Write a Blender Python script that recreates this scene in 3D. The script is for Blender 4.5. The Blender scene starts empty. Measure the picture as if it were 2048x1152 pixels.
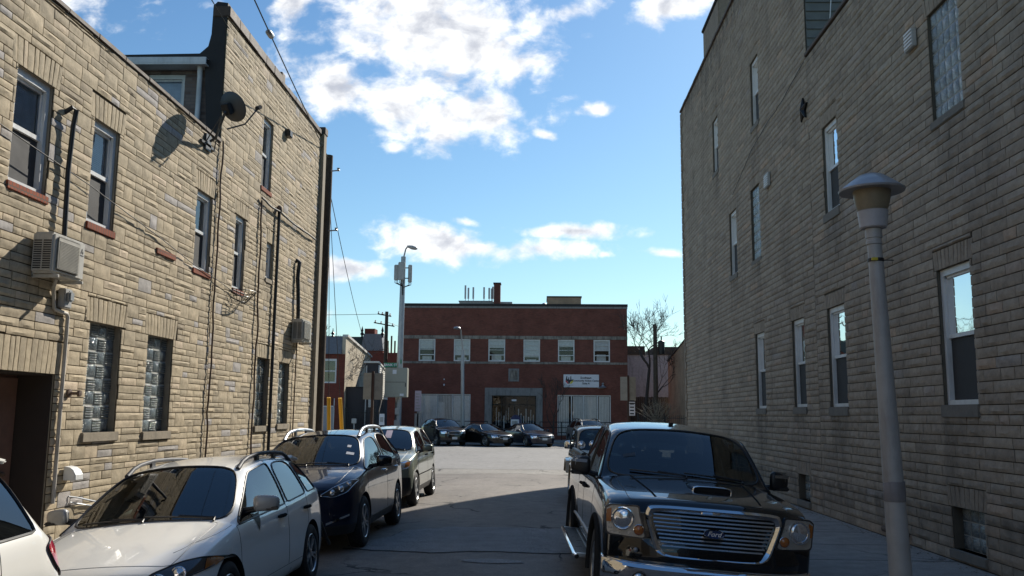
import bpy, bmesh, math, random
from mathutils import Vector, Matrix, noise
from mathutils.bvhtree import BVHTree
from mathutils.geometry import delaunay_2d_cdt
random.seed(7)
R=math.radians; PI=math.pi
sc=bpy.context.scene; COL=sc.collection
def link(o): COL.objects.link(o); return o
W={}                                   # thing -> world matrix
def tag(o,label=None,cat=None,group=None,kind=None):
    if label: o['label']=label
    if cat: o['category']=cat
    if group: o['group']=group
    if kind: o['kind']=kind
    return o
def thing(name,label,cat,loc=(0,0,0),rz=0,group=None):
    o=link(bpy.data.objects.new(name,None)); o.location=loc; o.rotation_euler=(0,0,rz)
    o.empty_display_size=.2
    W[o.name]=Matrix.Translation(loc)@Matrix.Rotation(rz,4,'Z')
    return tag(o,label,cat,group)
def copy_tree(o,parent=None):
    c=o.copy(); link(c); c.parent=parent
    if parent: c.matrix_parent_inverse=o.matrix_parent_inverse.copy()
    for ch in list(o.children): copy_tree(ch,c)
    return c
class MB:
    def __init__(s): s.v=[]; s.f=[]; s.m=[]; s.t=[]; s.ct=.5
    def add(s,vs,fs,mi=0):
        o=len(s.v); s.v+=[tuple(v) for v in vs]; s.t+=[s.ct]*len(vs)
        s.f+=[tuple(i+o for i in f) for f in fs]; s.m+=[mi]*len(fs); return s
    def box(s,x0,x1,y0,y1,z0,z1,mi=0):
        if x0>x1:x0,x1=x1,x0
        if y0>y1:y0,y1=y1,y0
        if z0>z1:z0,z1=z1,z0
        return s.add([(x,y,z) for z in (z0,z1) for y in (y0,y1) for x in (x0,x1)],
            [(0,2,3,1),(4,5,7,6),(0,1,5,4),(2,6,7,3),(0,4,6,2),(1,3,7,5)],mi)
    def obox(s,c,size,rot,mi=0):
        M=Matrix.Translation(c)@rot.to_4x4(); hx,hy,hz=[k/2 for k in size]
        return s.add([M@Vector((x,y,z)) for z in (-hz,hz) for y in (-hy,hy) for x in (-hx,hx)],
            [(0,2,3,1),(4,5,7,6),(0,1,5,4),(2,6,7,3),(0,4,6,2),(1,3,7,5)],mi)
    def tube(s,pts,r,n=8,mi=0,closed=False):
        pts=[Vector(p) for p in pts]; N=len(pts)
        if N<2: return s
        rs=r if isinstance(r,(list,tuple)) else [r]*N
        vs=[];up=None
        for i,p in enumerate(pts):
            if closed: d=pts[(i+1)%N]-pts[i-1]
            else: d=pts[min(i+1,N-1)]-pts[max(i-1,0)]
            if d.length<1e-9: d=Vector((0,0,1))
            d.normalize()
            if up is None: up=Vector((0,0,1)) if abs(d.z)<.9 else Vector((1,0,0))
            a=d.cross(up)
            if a.length<1e-5: a=d.orthogonal()
            a.normalize(); b=a.cross(d); up=b
            for k in range(n):
                t=2*PI*k/n; vs.append(p+(a*math.cos(t)+b*math.sin(t))*rs[i])
        fs=[]
        for i in range(N if closed else N-1):
            for k in range(n):
                A=i*n+k;B=i*n+(k+1)%n;C=((i+1)%N)*n+(k+1)%n;D=((i+1)%N)*n+k
                fs.append((A,B,C,D))
        if not closed: fs+= [tuple(range(n))[::-1],tuple((N-1)*n+k for k in range(n))]
        return s.add(vs,fs,mi)
    def lathe(s,prof,c=(0,0,0),n=24,mi=0,M=None,caps=True):
        # prof: (r,z) list; axis z, or transformed by M
        vs=[];fs=[];c=Vector(c)
        for r,z in prof:
            for k in range(n):
                t=2*PI*k/n; v=Vector((r*math.cos(t),r*math.sin(t),z))
                vs.append((M@v if M else v)+c)
        for i in range(len(prof)-1):
            for k in range(n):
                fs.append((i*n+k,i*n+(k+1)%n,(i+1)*n+(k+1)%n,(i+1)*n+k))
        if caps: fs.append(tuple(range(n))[::-1]); fs.append(tuple((len(prof)-1)*n+k for k in range(n)))
        return s.add(vs,fs,mi)
    def prism(s,poly,f,mi=0):
        # poly 2D list ; f(p,side)->3D for side 0/1
        n=len(poly); vs=[f(p,0) for p in poly]+[f(p,1) for p in poly]
        fs=[tuple(range(n))[::-1],tuple(range(n,2*n))]+[(i,(i+1)%n,n+(i+1)%n,n+i) for i in range(n)]
        return s.add(vs,fs,mi)
    def build(s,name,mats,parent=None,smooth=None,bevel=0,tint=False,local=False,fixn=False,grime=None):
        me=bpy.data.meshes.new(name)
        vs=s.v
        if parent is not None and not local and parent.name in W:
            Mi=W[parent.name].inverted(); vs=[tuple(Mi@Vector(v)) for v in vs]
        me.from_pydata(vs,[],s.f)
        if not isinstance(mats,(list,tuple)): mats=[mats]
        for m in mats: me.materials.append(m)
        if len(mats)>1: me.polygons.foreach_set('material_index',s.m)
        if tint:
            a=me.attributes.new('tint','FLOAT','POINT'); a.data.foreach_set('value',s.t)
        if grime is not None:
            gv=[]
            for x,y,z in s.v:
                q=0
                for (u0,u1,zt,ln,st) in grime:
                    if u0-.1<y<u1+.1 and zt-ln<z<zt+.02:
                        e=min(1,(y-u0+.1)/.15,(u1+.1-y)/.15); n_=.5+noise.noise(Vector((y*7,z*.9,u0)))+.35*noise.noise(Vector((y*23,z*2,u0)))
                        q=max(q,st*e*(1-(zt-z)/ln)*max(0,min(1,n_)))
                gv.append(q)
            a=me.attributes.new('grime','FLOAT','POINT'); a.data.foreach_set('value',gv)
        if bevel or fixn:
            bm=bmesh.new(); bm.from_mesh(me)
            if fixn: bmesh.ops.recalc_face_normals(bm,faces=bm.faces)
            if bevel:
                es=[e for e in bm.edges if len(e.link_faces)==2 and e.calc_face_angle(0)>.5]
                bmesh.ops.bevel(bm,geom=es,offset=bevel,segments=2,affect='EDGES',clamp_overlap=True)
            bm.to_mesh(me); bm.free()
        if smooth is not None:
            me.shade_smooth(); me.set_sharp_from_angle(angle=R(smooth))
        me.update()
        o=link(bpy.data.objects.new(name,me))
        if parent is not None:
            o.parent=parent
            if parent.name in W: W[o.name]=W[parent.name]
        return o
# ---------------- materials
def ramp(nt,fac,stops):
    r=nt.nodes.new('ShaderNodeValToRGB'); e=r.color_ramp.elements
    e[0].position,e[0].color=stops[0][0],(*stops[0][1],1); e[1].position,e[1].color=stops[-1][0],(*stops[-1][1],1)
    for p,c in stops[1:-1]:
        k=e.new(p); k.color=(*c,1)
    nt.links.new(fac,r.inputs[0]); return r.outputs[0]
def newmat(name):
    m=bpy.data.materials.new(name); m.use_nodes=True; return m,m.node_tree,m.node_tree.nodes['Principled BSDF']
def nz(nt,co,scale,detail=4,rough=.55,dist=0):
    n=nt.nodes.new('ShaderNodeTexNoise'); n.inputs['Scale'].default_value=scale; n.inputs['Detail'].default_value=detail
    n.inputs['Roughness'].default_value=rough; n.inputs['Distortion'].default_value=dist
    if co is not None: nt.links.new(co,n.inputs['Vector'])
    return n.outputs['Fac']
def mth(nt,op,a,b=None,c=None,clamp=False):
    n=nt.nodes.new('ShaderNodeMath'); n.operation=op; n.use_clamp=clamp
    for i,v in enumerate((a,b,c)):
        if v is None: continue
        if isinstance(v,(int,float)): n.inputs[i].default_value=v
        else: nt.links.new(v,n.inputs[i])
    return n.outputs[0]
def mix(nt,f,a,b,bt='MIX'):
    n=nt.nodes.new('ShaderNodeMix'); n.data_type='RGBA'; n.blend_type=bt
    for i,v in ((0,f),(6,a),(7,b)):
        if isinstance(v,(int,float)): n.inputs[i].default_value=v
        elif isinstance(v,tuple): n.inputs[i].default_value=(*v,1) if len(v)==3 else v
        else: nt.links.new(v,n.inputs[i])
    return n.outputs[2]
def coords(nt,kind='Object',sc_=(1,1,1)):
    t=nt.nodes.new('ShaderNodeTexCoord'); mp=nt.nodes.new('ShaderNodeMapping'); mp.inputs['Scale'].default_value=sc_
    nt.links.new(t.outputs[kind],mp.inputs[0]); return mp.outputs[0]
def bump(nt,b,h,strength=.3,dist=.01):
    n=nt.nodes.new('ShaderNodeBump'); n.inputs['Strength'].default_value=strength; n.inputs['Distance'].default_value=dist
    nt.links.new(h,n.inputs['Height']); nt.links.new(n.outputs[0],b.inputs['Normal'])
def P(name,col,rough=.6,metal=0,var=.15,scale=6,bs=0,bscale=60,spec=.5,coat=0,dirt=None):
    m,nt,b=newmat(name); co=coords(nt)
    if var:
        f=nz(nt,co,scale,5,.6)
        lo=tuple(c*(1-var) for c in col); hi=tuple(min(1,c*(1+var)) for c in col)
        c=ramp(nt,f,[(.3,lo),(.7,hi)])
        if dirt:
            d=nz(nt,coords(nt,'Object',(3,3,.5)),2.2,6,.65)
            c=mix(nt,ramp(nt,d,[(.5,(0,0,0)),(.72,(dirt[1],)*3)]),c,dirt[0])
        nt.links.new(c,b.inputs['Base Color'])
        rr=mth(nt,'MULTIPLY_ADD',f,.25,rough-.12,clamp=True) if rough>.2 else None
        if rr: nt.links.new(rr,b.inputs['Roughness'])
        else: b.inputs['Roughness'].default_value=rough
    else:
        b.inputs['Base Color'].default_value=(*col,1); b.inputs['Roughness'].default_value=rough
    b.inputs['Metallic'].default_value=metal; b.inputs['Specular IOR Level'].default_value=spec
    b.inputs['Coat Weight'].default_value=coat; b.inputs['Coat Roughness'].default_value=.03
    if bs: bump(nt,b,nz(nt,co,bscale,4),bs,.01)
    return m
def paint(name,col,metal=.3,rough=.35,dusty=.1):
    m,nt,b=newmat(name)
    f=nz(nt,coords(nt),3,4)
    fl=nz(nt,coords(nt),900,1)
    dust=ramp(nt,nz(nt,coords(nt,'Object',(1,1,2)),5,6,.7),[(.45,(0,0,0)),(.8,(dusty,)*3)])
    c=mix(nt,dust,tuple(col),(.30,.27,.23))
    nt.links.new(c,b.inputs['Base Color'])
    b.inputs['Metallic'].default_value=metal
    nt.links.new(mth(nt,'MULTIPLY_ADD',f,.15,rough-.07),b.inputs['Roughness'])
    b.inputs['Coat Weight'].default_value=1; nt.links.new(mth(nt,'MULTIPLY',f,.03),b.inputs['Coat Roughness']); b.inputs['Coat IOR'].default_value=1.5; b.inputs['Specular IOR Level'].default_value=.5 if max(col)>.1 else .12
    # the inner side of the panels is bare dark trim
    g=nt.nodes.new('ShaderNodeNewGeometry'); d=nt.nodes.new('ShaderNodeBsdfDiffuse'); d.inputs[0].default_value=(.03,.03,.03,1)
    x=nt.nodes.new('ShaderNodeMixShader'); nt.links.new(g.outputs['Backfacing'],x.inputs[0])
    nt.links.new(b.outputs[0],x.inputs[1]); nt.links.new(d.outputs[0],x.inputs[2])
    nt.links.new(x.outputs[0],nt.nodes['Material Output'].inputs[0]); return m
def glass(name,tint=(.5,.55,.55),ior=1.5,rough=.01,wav=0,refl=1.0):
    m,nt,b=newmat(name); nt.nodes.remove(b)
    t=nt.nodes.new('ShaderNodeBsdfTransparent'); t.inputs[0].default_value=(*tint,1)
    g=nt.nodes.new('ShaderNodeBsdfGlossy'); g.inputs['Roughness'].default_value=rough; g.inputs[0].default_value=(refl,refl,refl,1)
    fr=nt.nodes.new('ShaderNodeFresnel'); fr.inputs[0].default_value=ior
    if wav:
        bn=nt.nodes.new('ShaderNodeBump'); bn.inputs['Strength'].default_value=wav; bn.inputs['Distance'].default_value=.02
        nt.links.new(nz(nt,coords(nt),2.2,1),bn.inputs['Height']); nt.links.new(bn.outputs[0],g.inputs['Normal'])
    x=nt.nodes.new('ShaderNodeMixShader'); nt.links.new(fr.outputs[0],x.inputs[0]); nt.links.new(t.outputs[0],x.inputs[1]); nt.links.new(g.outputs[0],x.inputs[2])
    nt.links.new(x.outputs[0],nt.nodes['Material Output'].inputs[0]); return m
def stonemat(name,stops,dark=.75,stain=.3,bs=.55):
    m,nt,b=newmat(name); co=coords(nt)
    a=nt.nodes.new('ShaderNodeAttribute'); a.attribute_name='tint'
    c=ramp(nt,a.outputs['Fac'],stops)
    f=nz(nt,co,9,6,.7); c=mix(nt,1.0,c,ramp(nt,f,[(.3,(dark,)*3),(.7,(1.12,)*3)]),'MULTIPLY')
    st=nz(nt,coords(nt,'Object',(1,1,.25)),1.1,6,.7)
    c=mix(nt,ramp(nt,st,[(.5,(0,)*3),(.75,(stain,)*3)]),c,(.05,.045,.04))
    gr=nt.nodes.new('ShaderNodeAttribute'); gr.attribute_name='grime'; c=mix(nt,gr.outputs['Fac'],c,(.045,.040,.034))
    nt.links.new(c,b.inputs['Base Color']); b.inputs['Roughness'].default_value=.85; b.inputs['Specular IOR Level'].default_value=.25
    h=mth(nt,'ADD',mth(nt,'MULTIPLY',nz(nt,co,14,5,.65,.6),.8),mth(nt,'MULTIPLY',nz(nt,co,80,3),.25))
    bump(nt,b,h,bs,.03); return m
def brickmat(name,c1,c2,mortar,w=.21,h=.07,rough=.85):
    m,nt,b=newmat(name); t=nt.nodes.new('ShaderNodeTexCoord'); s=nt.nodes.new('ShaderNodeSeparateXYZ'); nt.links.new(t.outputs['Object'],s.inputs[0])
    cb=nt.nodes.new('ShaderNodeCombineXYZ'); nt.links.new(mth(nt,'ADD',s.outputs[0],s.outputs[1]),cb.inputs[0]); nt.links.new(s.outputs[2],cb.inputs[1])
    k=nt.nodes.new('ShaderNodeTexBrick'); k.inputs['Scale'].default_value=1; k.inputs['Brick Width'].default_value=w; k.inputs['Row Height'].default_value=h
    k.inputs['Mortar Size'].default_value=.008; k.inputs['Color1'].default_value=(*c1,1); k.inputs['Color2'].default_value=(*c2,1); k.inputs['Mortar'].default_value=(*mortar,1)
    k.inputs['Bias'].default_value=-.2
    nt.links.new(cb.outputs[0],k.inputs['Vector'])
    f=nz(nt,coords(nt),.8,6,.7); c=mix(nt,1.0,k.outputs['Color'],ramp(nt,f,[(.3,(.72,)*3),(.7,(1.2,)*3)]),'MULTIPLY')
    nt.links.new(c,b.inputs['Base Color']); b.inputs['Roughness'].default_value=rough; b.inputs['Specular IOR Level'].default_value=.2
    bump(nt,b,mth(nt,'SUBTRACT',1,k.outputs['Fac']),.4,.01); return m
def asphalt(name,col,var=.2,crack=.5,patch=.3,seed=0):
    m,nt,b=newmat(name); co=coords(nt)
    big=nz(nt,coords(nt,'Object',(1,.45,1)),.35,5,.6); fine=nz(nt,co,55,3,.8); mid=nz(nt,co,3.5,6,.7)
    c=ramp(nt,fine,[(.3,tuple(k*(1-var*1.8) for k in col)),(.52,col),(.72,tuple(k*(1+var*2.4) for k in col))])
    c=mix(nt,1.0,c,ramp(nt,big,[(.3,(1-patch,)*3),(.7,(1+patch*.7,)*3)]),'MULTIPLY')
    c=mix(nt,1.0,c,ramp(nt,mid,[(.3,(.78,)*3),(.7,(1.17,)*3)]),'MULTIPLY')
    c=mix(nt,ramp(nt,nz(nt,coords(nt,'Object',(1.3,.8,1)),1.1,5,.75),[(.60,(0,)*3),(.70,(patch*1.6,)*3)]),c,tuple(k*.42 for k in col))
    c=mix(nt,ramp(nt,nz(nt,coords(nt,'Object',(1,1,1)),130,1,.5),[(.70,(0,)*3),(.76,(.55,)*3)]),c,tuple(min(1,k*2.6) for k in col))
    v=nt.nodes.new('ShaderNodeTexVoronoi'); v.feature='DISTANCE_TO_EDGE'; v.inputs['Scale'].default_value=.42
    wn=nt.nodes.new('ShaderNodeTexNoise'); wn.inputs['Scale'].default_value=1.3; wn.inputs['Detail'].default_value=6; nt.links.new(co,wn.inputs['Vector'])
    va=nt.nodes.new('ShaderNodeVectorMath'); va.operation='MULTIPLY_ADD'; va.inputs[1].default_value=(.9,.9,.9); nt.links.new(wn.outputs['Color'],va.inputs[0]); nt.links.new(co,va.inputs[2])
    nt.links.new(va.outputs[0],v.inputs['Vector'])
    ck=mth(nt,'LESS_THAN',v.outputs['Distance'],.010)
    ck=mth(nt,'MULTIPLY',ck,ramp(nt,nz(nt,co,.5,3),[(.48,(0,)*3),(.56,(crack,)*3)]))
    c=mix(nt,ck,c,(.012,.012,.012))
    nt.links.new(c,b.inputs['Base Color']); b.inputs['Roughness'].default_value=.8; b.inputs['Specular IOR Level'].default_value=.3
    bump(nt,b,mth(nt,'SUBTRACT',fine,ck),.5,.008); return m
M={}
M['stoneL']=stonemat('tan formstone',[(0,(.32,.265,.185)),(.3,(.43,.36,.25)),(.6,(.51,.42,.285)),(.80,(.61,.495,.36)),(.84,(.37,.345,.315)),(1,(.44,.41,.385))],stain=.15,bs=.32)
M['stoneR']=stonemat('grey tan formstone',[(0,(.29,.24,.185)),(.4,(.36,.30,.23)),(.75,(.42,.355,.275)),(.92,(.45,.34,.245)),(1,(.36,.32,.275))],dark=.74,stain=.42)
M['mortL']=P('dark mortar joints',(.11,.085,.05),.95,bs=.4,bscale=40)
M['mortR']=P('grey mortar joints',(.10,.09,.07),.95,bs=.4,bscale=40)
M['tar']=P('black roofing tar',(.018,.016,.015),.7,bs=.6,bscale=9)
M['cap']=P('rusty brown coping',(.07,.045,.03),.7,bs=.3,bscale=25)
M['sillbrick']=brickmat('red sill brick',(.30,.085,.045),(.24,.07,.04),(.12,.09,.07),.07,.25)
M['stonetrim']=P('cast stone sill',(.26,.22,.16),.85,bs=.5,bscale=18,dirt=((.06,.05,.04),.5))
M['trimgrey']=P('grey sill stone',(.17,.155,.13),.85,bs=.5,bscale=18)
M['white']=P('white vinyl frame',(.66,.67,.66),.4,var=.06,dirt=((.25,.23,.2),.35))
M['glass']=glass('window pane glass',(.6,.63,.65),1.65,.02,wav=.16)
M['glassclear']=glass('clear shop glass',(.92,.93,.93),1.5,.01,wav=.08)
M['whitepanel']=P('white painted panels',(.80,.81,.82),.6,var=.08,dirt=((.4,.4,.38),.4))
M['blind']=P('pale blinds',(.66,.70,.74),.7)
M['glassL']=glass('house window glass',(.80,.84,.88),1.55,.01,wav=.12)
M['curtain']=P('dark curtain cloth',(.10,.10,.105),.9)
M['dark']=P('dark interior',(.012,.012,.013),.9)
M['screen']=P('insect screen mesh',(.035,.036,.037),.75,var=.1,bs=.2,bscale=300)
M['acwhite']=P('weathered beige enamel',(.48,.46,.41),.45,var=.07,dirt=((.2,.17,.13),.5))
M['acgrille']=P('beige fan grille',(.36,.34,.29),.5)
M['black']=P('black plastic',(.015,.015,.016),.45)
M['blackm']=P('black painted iron',(.012,.012,.013),.4,metal=.3)
M['rubber']=P('tyre rubber',(.016,.016,.017),.75,bs=.3,bscale=30)
M['chrome']=P('chrome',(.82,.83,.85),.06,metal=1,var=.03)
M['alloy']=P('silver alloy',(.48,.49,.5),.3,metal=.9,var=.06)
M['galv']=P('galvanised steel',(.36,.37,.38),.45,metal=.6,var=.12,scale=4)
M['greypaint']=P('grey painted steel',(.385,.385,.375),.5,metal=.1,var=.12,scale=5,bs=.15,dirt=((.20,.18,.17),.6))
M['wood']=P('weathered utility pole wood',(.075,.055,.038),.9,var=.35,scale=5,bs=.8,bscale=22)
M['conduit']=P('cream conduit',(.45,.42,.37),.6,dirt=((.2,.16,.1),.6))
M['rust']=P('rusty pipe',(.10,.065,.045),.8,var=.35,scale=14,bs=.3)
M['cable']=P('black cable sheath',(.012,.012,.012),.6)
M['red']=P('red tail lamp lens',(.42,.012,.02),.12,var=.1,coat=1)
M['amber']=P('amber lens',(.42,.14,.03),.15,var=.1,coat=1)
M['lens']=P('clear lamp reflector',(.75,.76,.78),.12,metal=.85,var=.2,scale=60,coat=1)
M['lampdark']=P('lamp housing',(.03,.03,.033),.2,coat=1)
M['carglass']=glass('car window glass',(.44,.52,.49),1.85,.005)
M['cartint']=glass('tinted car glass',(.10,.11,.12),1.7,.005)
M['seat']=P('dark seat cloth',(.035,.035,.04),.85,bs=.2)
M['yellow']=P('yellow guy guard plastic',(.80,.42,.02),.5,var=.08)
M['green']=P('street sign green',(.0,.20,.09),.4)
M['signwhite']=P('white sign face',(.70,.70,.72),.5,var=.05)
M['ink']=P('dark printed lettering',(.02,.02,.03),.5)
M['plate']=P('pale licence plate',(.55,.55,.55),.4)
M['brick']=brickmat('dark red brick',(.215,.072,.052),(.15,.052,.039),(.12,.08,.062))
M['brickhouse']=brickmat('rowhouse brick',(.22,.055,.035),(.16,.04,.03),(.10,.06,.05))
M['brickpaint']=brickmat('worn painted brick',(.22,.17,.15),(.12,.08,.07),(.16,.14,.13))
M['bricktan']=brickmat('tan brick',(.46,.30,.19),(.38,.25,.16),(.30,.23,.17))
M['band']=P('stained limestone band',(.24,.21,.175),.85,var=.5,scale=1.6,dirt=((.05,.04,.035),.9))
M['limestone']=P('grey limestone surround',(.23,.225,.215),.8,var=.12,dirt=((.06,.055,.05),.6))
M['slate']=P('grey slate shingles',(.16,.165,.18),.7,bs=.6,bscale=20)
M['darkslate']=P('dark roof slate',(.035,.05,.05),.7)
M['cream']=brickmat('cream painted brick wall',(.52,.45,.34),(.49,.42,.32),(.42,.37,.28),.4,.14)
M['stucco']=P('charcoal stucco',(.045,.042,.045),.9)
M['siding']=P('white clapboard siding',(.62,.60,.55),.6)
M['door']=P('brown door paint',(.20,.115,.085),.55,bs=.15,bscale=30)
M['concrete']=asphalt('sidewalk concrete',(.29,.28,.26),.12,.5,.15)
M['kerb']=P('kerb concrete',(.26,.25,.23),.85,bs=.4,bscale=50)
M['road']=asphalt('old street asphalt',(.19,.17,.15),.20,.9,.32)
M['road2']=asphalt('cross street concrete',(.22,.212,.20),.14,.5,.10)
M['patch']=asphalt('grey road patch',(.20,.20,.20),.38,.2,.15)
M['ground']=asphalt('bare lot ground',(.14,.13,.11),.2,.3,.3)
M['bark']=P('winter tree bark',(.045,.037,.032),.95,var=.3,scale=12)
M['barkpale']=P('pale bare twigs',(.30,.24,.17),.9)
M['ply']=P('lead grey wall paint',(.30,.29,.31),.8,dirt=((.1,.1,.1),.5))
M['fence']=P('weathered board fence',(.06,.05,.04),.9)
M['cabinet']=P('khaki utility cabinet',(.34,.33,.27),.55,var=.05)
M['signback']=P('aluminium sign back',(.30,.28,.24),.5,metal=.4)
M['brownpost']=P('brown post',(.06,.03,.02),.7)
M['parksign']=P('faded parking sign',(.52,.45,.53),.5,var=.08)
M['amberglobe']=P('yellowed lamp globe',(.23,.195,.13),.45,var=.15,scale=10)
M['lampcap']=P('grey enamel',(.30,.30,.31),.4,var=.15,coat=.3)
M['dish']=P('charcoal dish enamel',(.045,.05,.055),.45)
M['gblock']=None
def gb():
    m,nt,b=newmat('glass block'); co=coords(nt)
    f=nz(nt,co,30,2,.5,1.5)
    a=nt.nodes.new('ShaderNodeAttribute'); a.attribute_name='tint'
    nt.links.new(mix(nt,1.0,ramp(nt,a.outputs['Fac'],[(0,(.06,.075,.085)),(1,(.26,.30,.30))]),ramp(nt,f,[(.3,(.6,)*3),(.7,(1.3,)*3)]),'MULTIPLY'),b.inputs['Base Color'])
    b.inputs['Roughness'].default_value=.12; b.inputs['Specular IOR Level'].default_value=.9; bump(nt,b,f,.6,.02); return m
M['gblock']=gb()
M['gjoint']=P('pale grout joints',(.42,.42,.38),.8)
# ---------------- generic builders
def wallplane(mb,mp,u0,u1,z0,z1,holes,depth,mi=0,mr=0):
    us=sorted({u0,u1,*[h[0] for h in holes],*[h[1] for h in holes]}); zs=sorted({z0,z1,*[h[2] for h in holes],*[h[3] for h in holes]})
    us=[u for u in us if u0<=u<=u1]; zs=[z for z in zs if z0<=z<=z1]
    for a,b in zip(us,us[1:]):
        for c,d in zip(zs,zs[1:]):
            mu,mz=(a+b)/2,(c+d)/2
            if any(h[0]<mu<h[1] and h[2]<mz<h[3] for h in holes): continue
            mb.add([mp(a,c,0),mp(b,c,0),mp(b,d,0),mp(a,d,0)],[(0,1,2,3)],mi)
    for a,b,c,d in [h[:4] for h in holes]:
        for (p,q) in (((a,c),(b,c)),((b,c),(b,d)),((b,d),(a,d)),((a,d),(a,c))):
            mb.add([mp(*p,0),mp(*q,0),mp(*q,-depth),mp(*p,-depth)],[(0,1,2,3)],mr)
def stone(mb,mp,a,b,c,d,dep,style,tint):
    g=.006; a+=g;b-=g;c+=g;d-=g
    if b-a<.03 or d-c<.02: return
    mb.ct=tint
    nu=max(2,min(7,int((b-a)/.075)+1)); nv=3 if (d-c)<.16 else 4
    vs=[];fs=[];sd=random.random()*100
    ridge=random.uniform(.3,.7); sl=random.uniform(-1,1)
    for j in range(nv+1):
        for i in range(nu+1):
            u=a+(b-a)*i/nu; v=c+(d-c)*j/nv; fu=i/nu; fv=j/nv
            if style=='L':
                r=max(0,1-abs(fv-(ridge+.35*sl*(fu-.5)))*2.6)
                h=dep*(.5+.6*r)+.008*noise.noise(Vector((u*7,v*14,sd)))
            else:
                r=1-abs(fv-.38)*1.5
                h=dep*(.5+.6*r)+.014*noise.noise(Vector((u*6,v*18,sd)))*(1 if .1<fv<.9 else .2)
            if i in(0,nu) or j in(0,nv): h=dep*.42+.004*noise.noise(Vector((u*9,v*9,sd)))
            vs.append(mp(u,v,h))
    for j in range(nv):
        for i in range(nu):
            k=j*(nu+1)+i; fs.append((k,k+1,k+nu+2,k+nu+1))
    # edges back to the joint plane
    o=len(vs); ring=[i for i in range(nu+1)]+[j*(nu+1)+nu for j in range(1,nv+1)]+[nv*(nu+1)+i for i in range(nu-1,-1,-1)]+[j*(nu+1) for j in range(nv-1,0,-1)]
    for k in ring:
        i=k%(nu+1); j=k//(nu+1); vs.append(mp(a+(b-a)*i/nu,c+(d-c)*j/nv,-.004))
    n=len(ring)
    for k in range(n): fs.append((ring[k],o+k,o+(k+1)%n,ring[(k+1)%n]))
    mb.add(vs,fs)
def clip(rect,holes):
    out=[rect]
    for h in holes:
        nx=[]
        for a,b,c,d in out:
            if h[0]>=b or h[1]<=a or h[2]>=d or h[3]<=c: nx.append((a,b,c,d)); continue
            if a<h[0]: nx.append((a,h[0],c,d))
            if b>h[1]: nx.append((h[1],b,c,d))
            a2,b2=max(a,h[0]),min(b,h[1])
            if c<h[2]: nx.append((a2,b2,c,h[2]))
            if d>h[3]: nx.append((a2,b2,h[3],d))
        out=nx
    return out
def stonework(mb,mp,u0,u1,z0,z1,holes,style,arches):
    hs=[tuple(h[:4]) for h in holes]
    for h in arches: hs.append((h[0]-h[4],h[1]+h[4],h[3],h[3]+h[5]))
    z=z0; k=0
    while z<z1-.02:
        H=random.choice([.19,.21,.23,.2]) if style=='L' else random.choice([.125,.135,.14,.13,.15])
        zt=min(z1,z+H)
        u=u0-random.random()*.3
        while u<u1:
            if style=='L':
                mode=random.random()
                if mode<.36: w=random.uniform(.24,.5); rows=[(z,zt,[(u,u+w)])]
                else:
                    w=random.uniform(.5,.95); zm=z+(zt-z)*random.choice([.5,.45,.55])
                    s1=random.uniform(.3,.7);s2=random.uniform(.3,.7)
                    r1=[(u,u+w*s1),(u+w*s1,u+w)]; r2=[(u,u+w*s2),(u+w*s2,u+w)]
                    if random.random()<.35: r1=[(u,u+w)]
                    if random.random()<.35: r2=[(u,u+w)]
                    rows=[(z,zm,r1),(zm,zt,r2)]
            else:
                w=random.choice([.28,.42,.55,.68,.8])*random.uniform(.85,1.15); rows=[(z,zt,[(u,u+w)])]
            for c,d,segs in rows:
                for a,b in segs:
                    a=max(a,u0); b=min(b,u1)
                    if b-a<.02: continue
                    t=random.gauss(.42,.16); t=min(.78,max(0,t))
                    if random.random()<.06: t=random.uniform(.86,1)
                    for rc in clip((a,b,c,d),hs): stone(mb,mp,*rc,random.uniform(.012,.023) if style=='L' else random.uniform(.016,.028),style,t)
            u+=w
        z=zt
    for h in arches:                    # vertical fan stones over the opening
        a,b,c,d=h[0]-h[4],h[1]+h[4],h[3],h[3]+h[5]; u=a
        while u<b-.03:
            w=min(random.uniform(.08,.14),b-u); mid=(a+b)/2; lean=(u+w/2-mid)/(b-a)*.10
            stone(mb,(lambda U,Z,D,l=lean,c0=c:mp(U+l*(Z-c0)/(h[5]),Z,D)),u,u+w,c,d-random.uniform(0,.008),random.uniform(.012,.022),'L',min(.8,max(0,random.gauss(.38,.12))))
            u+=w
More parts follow.
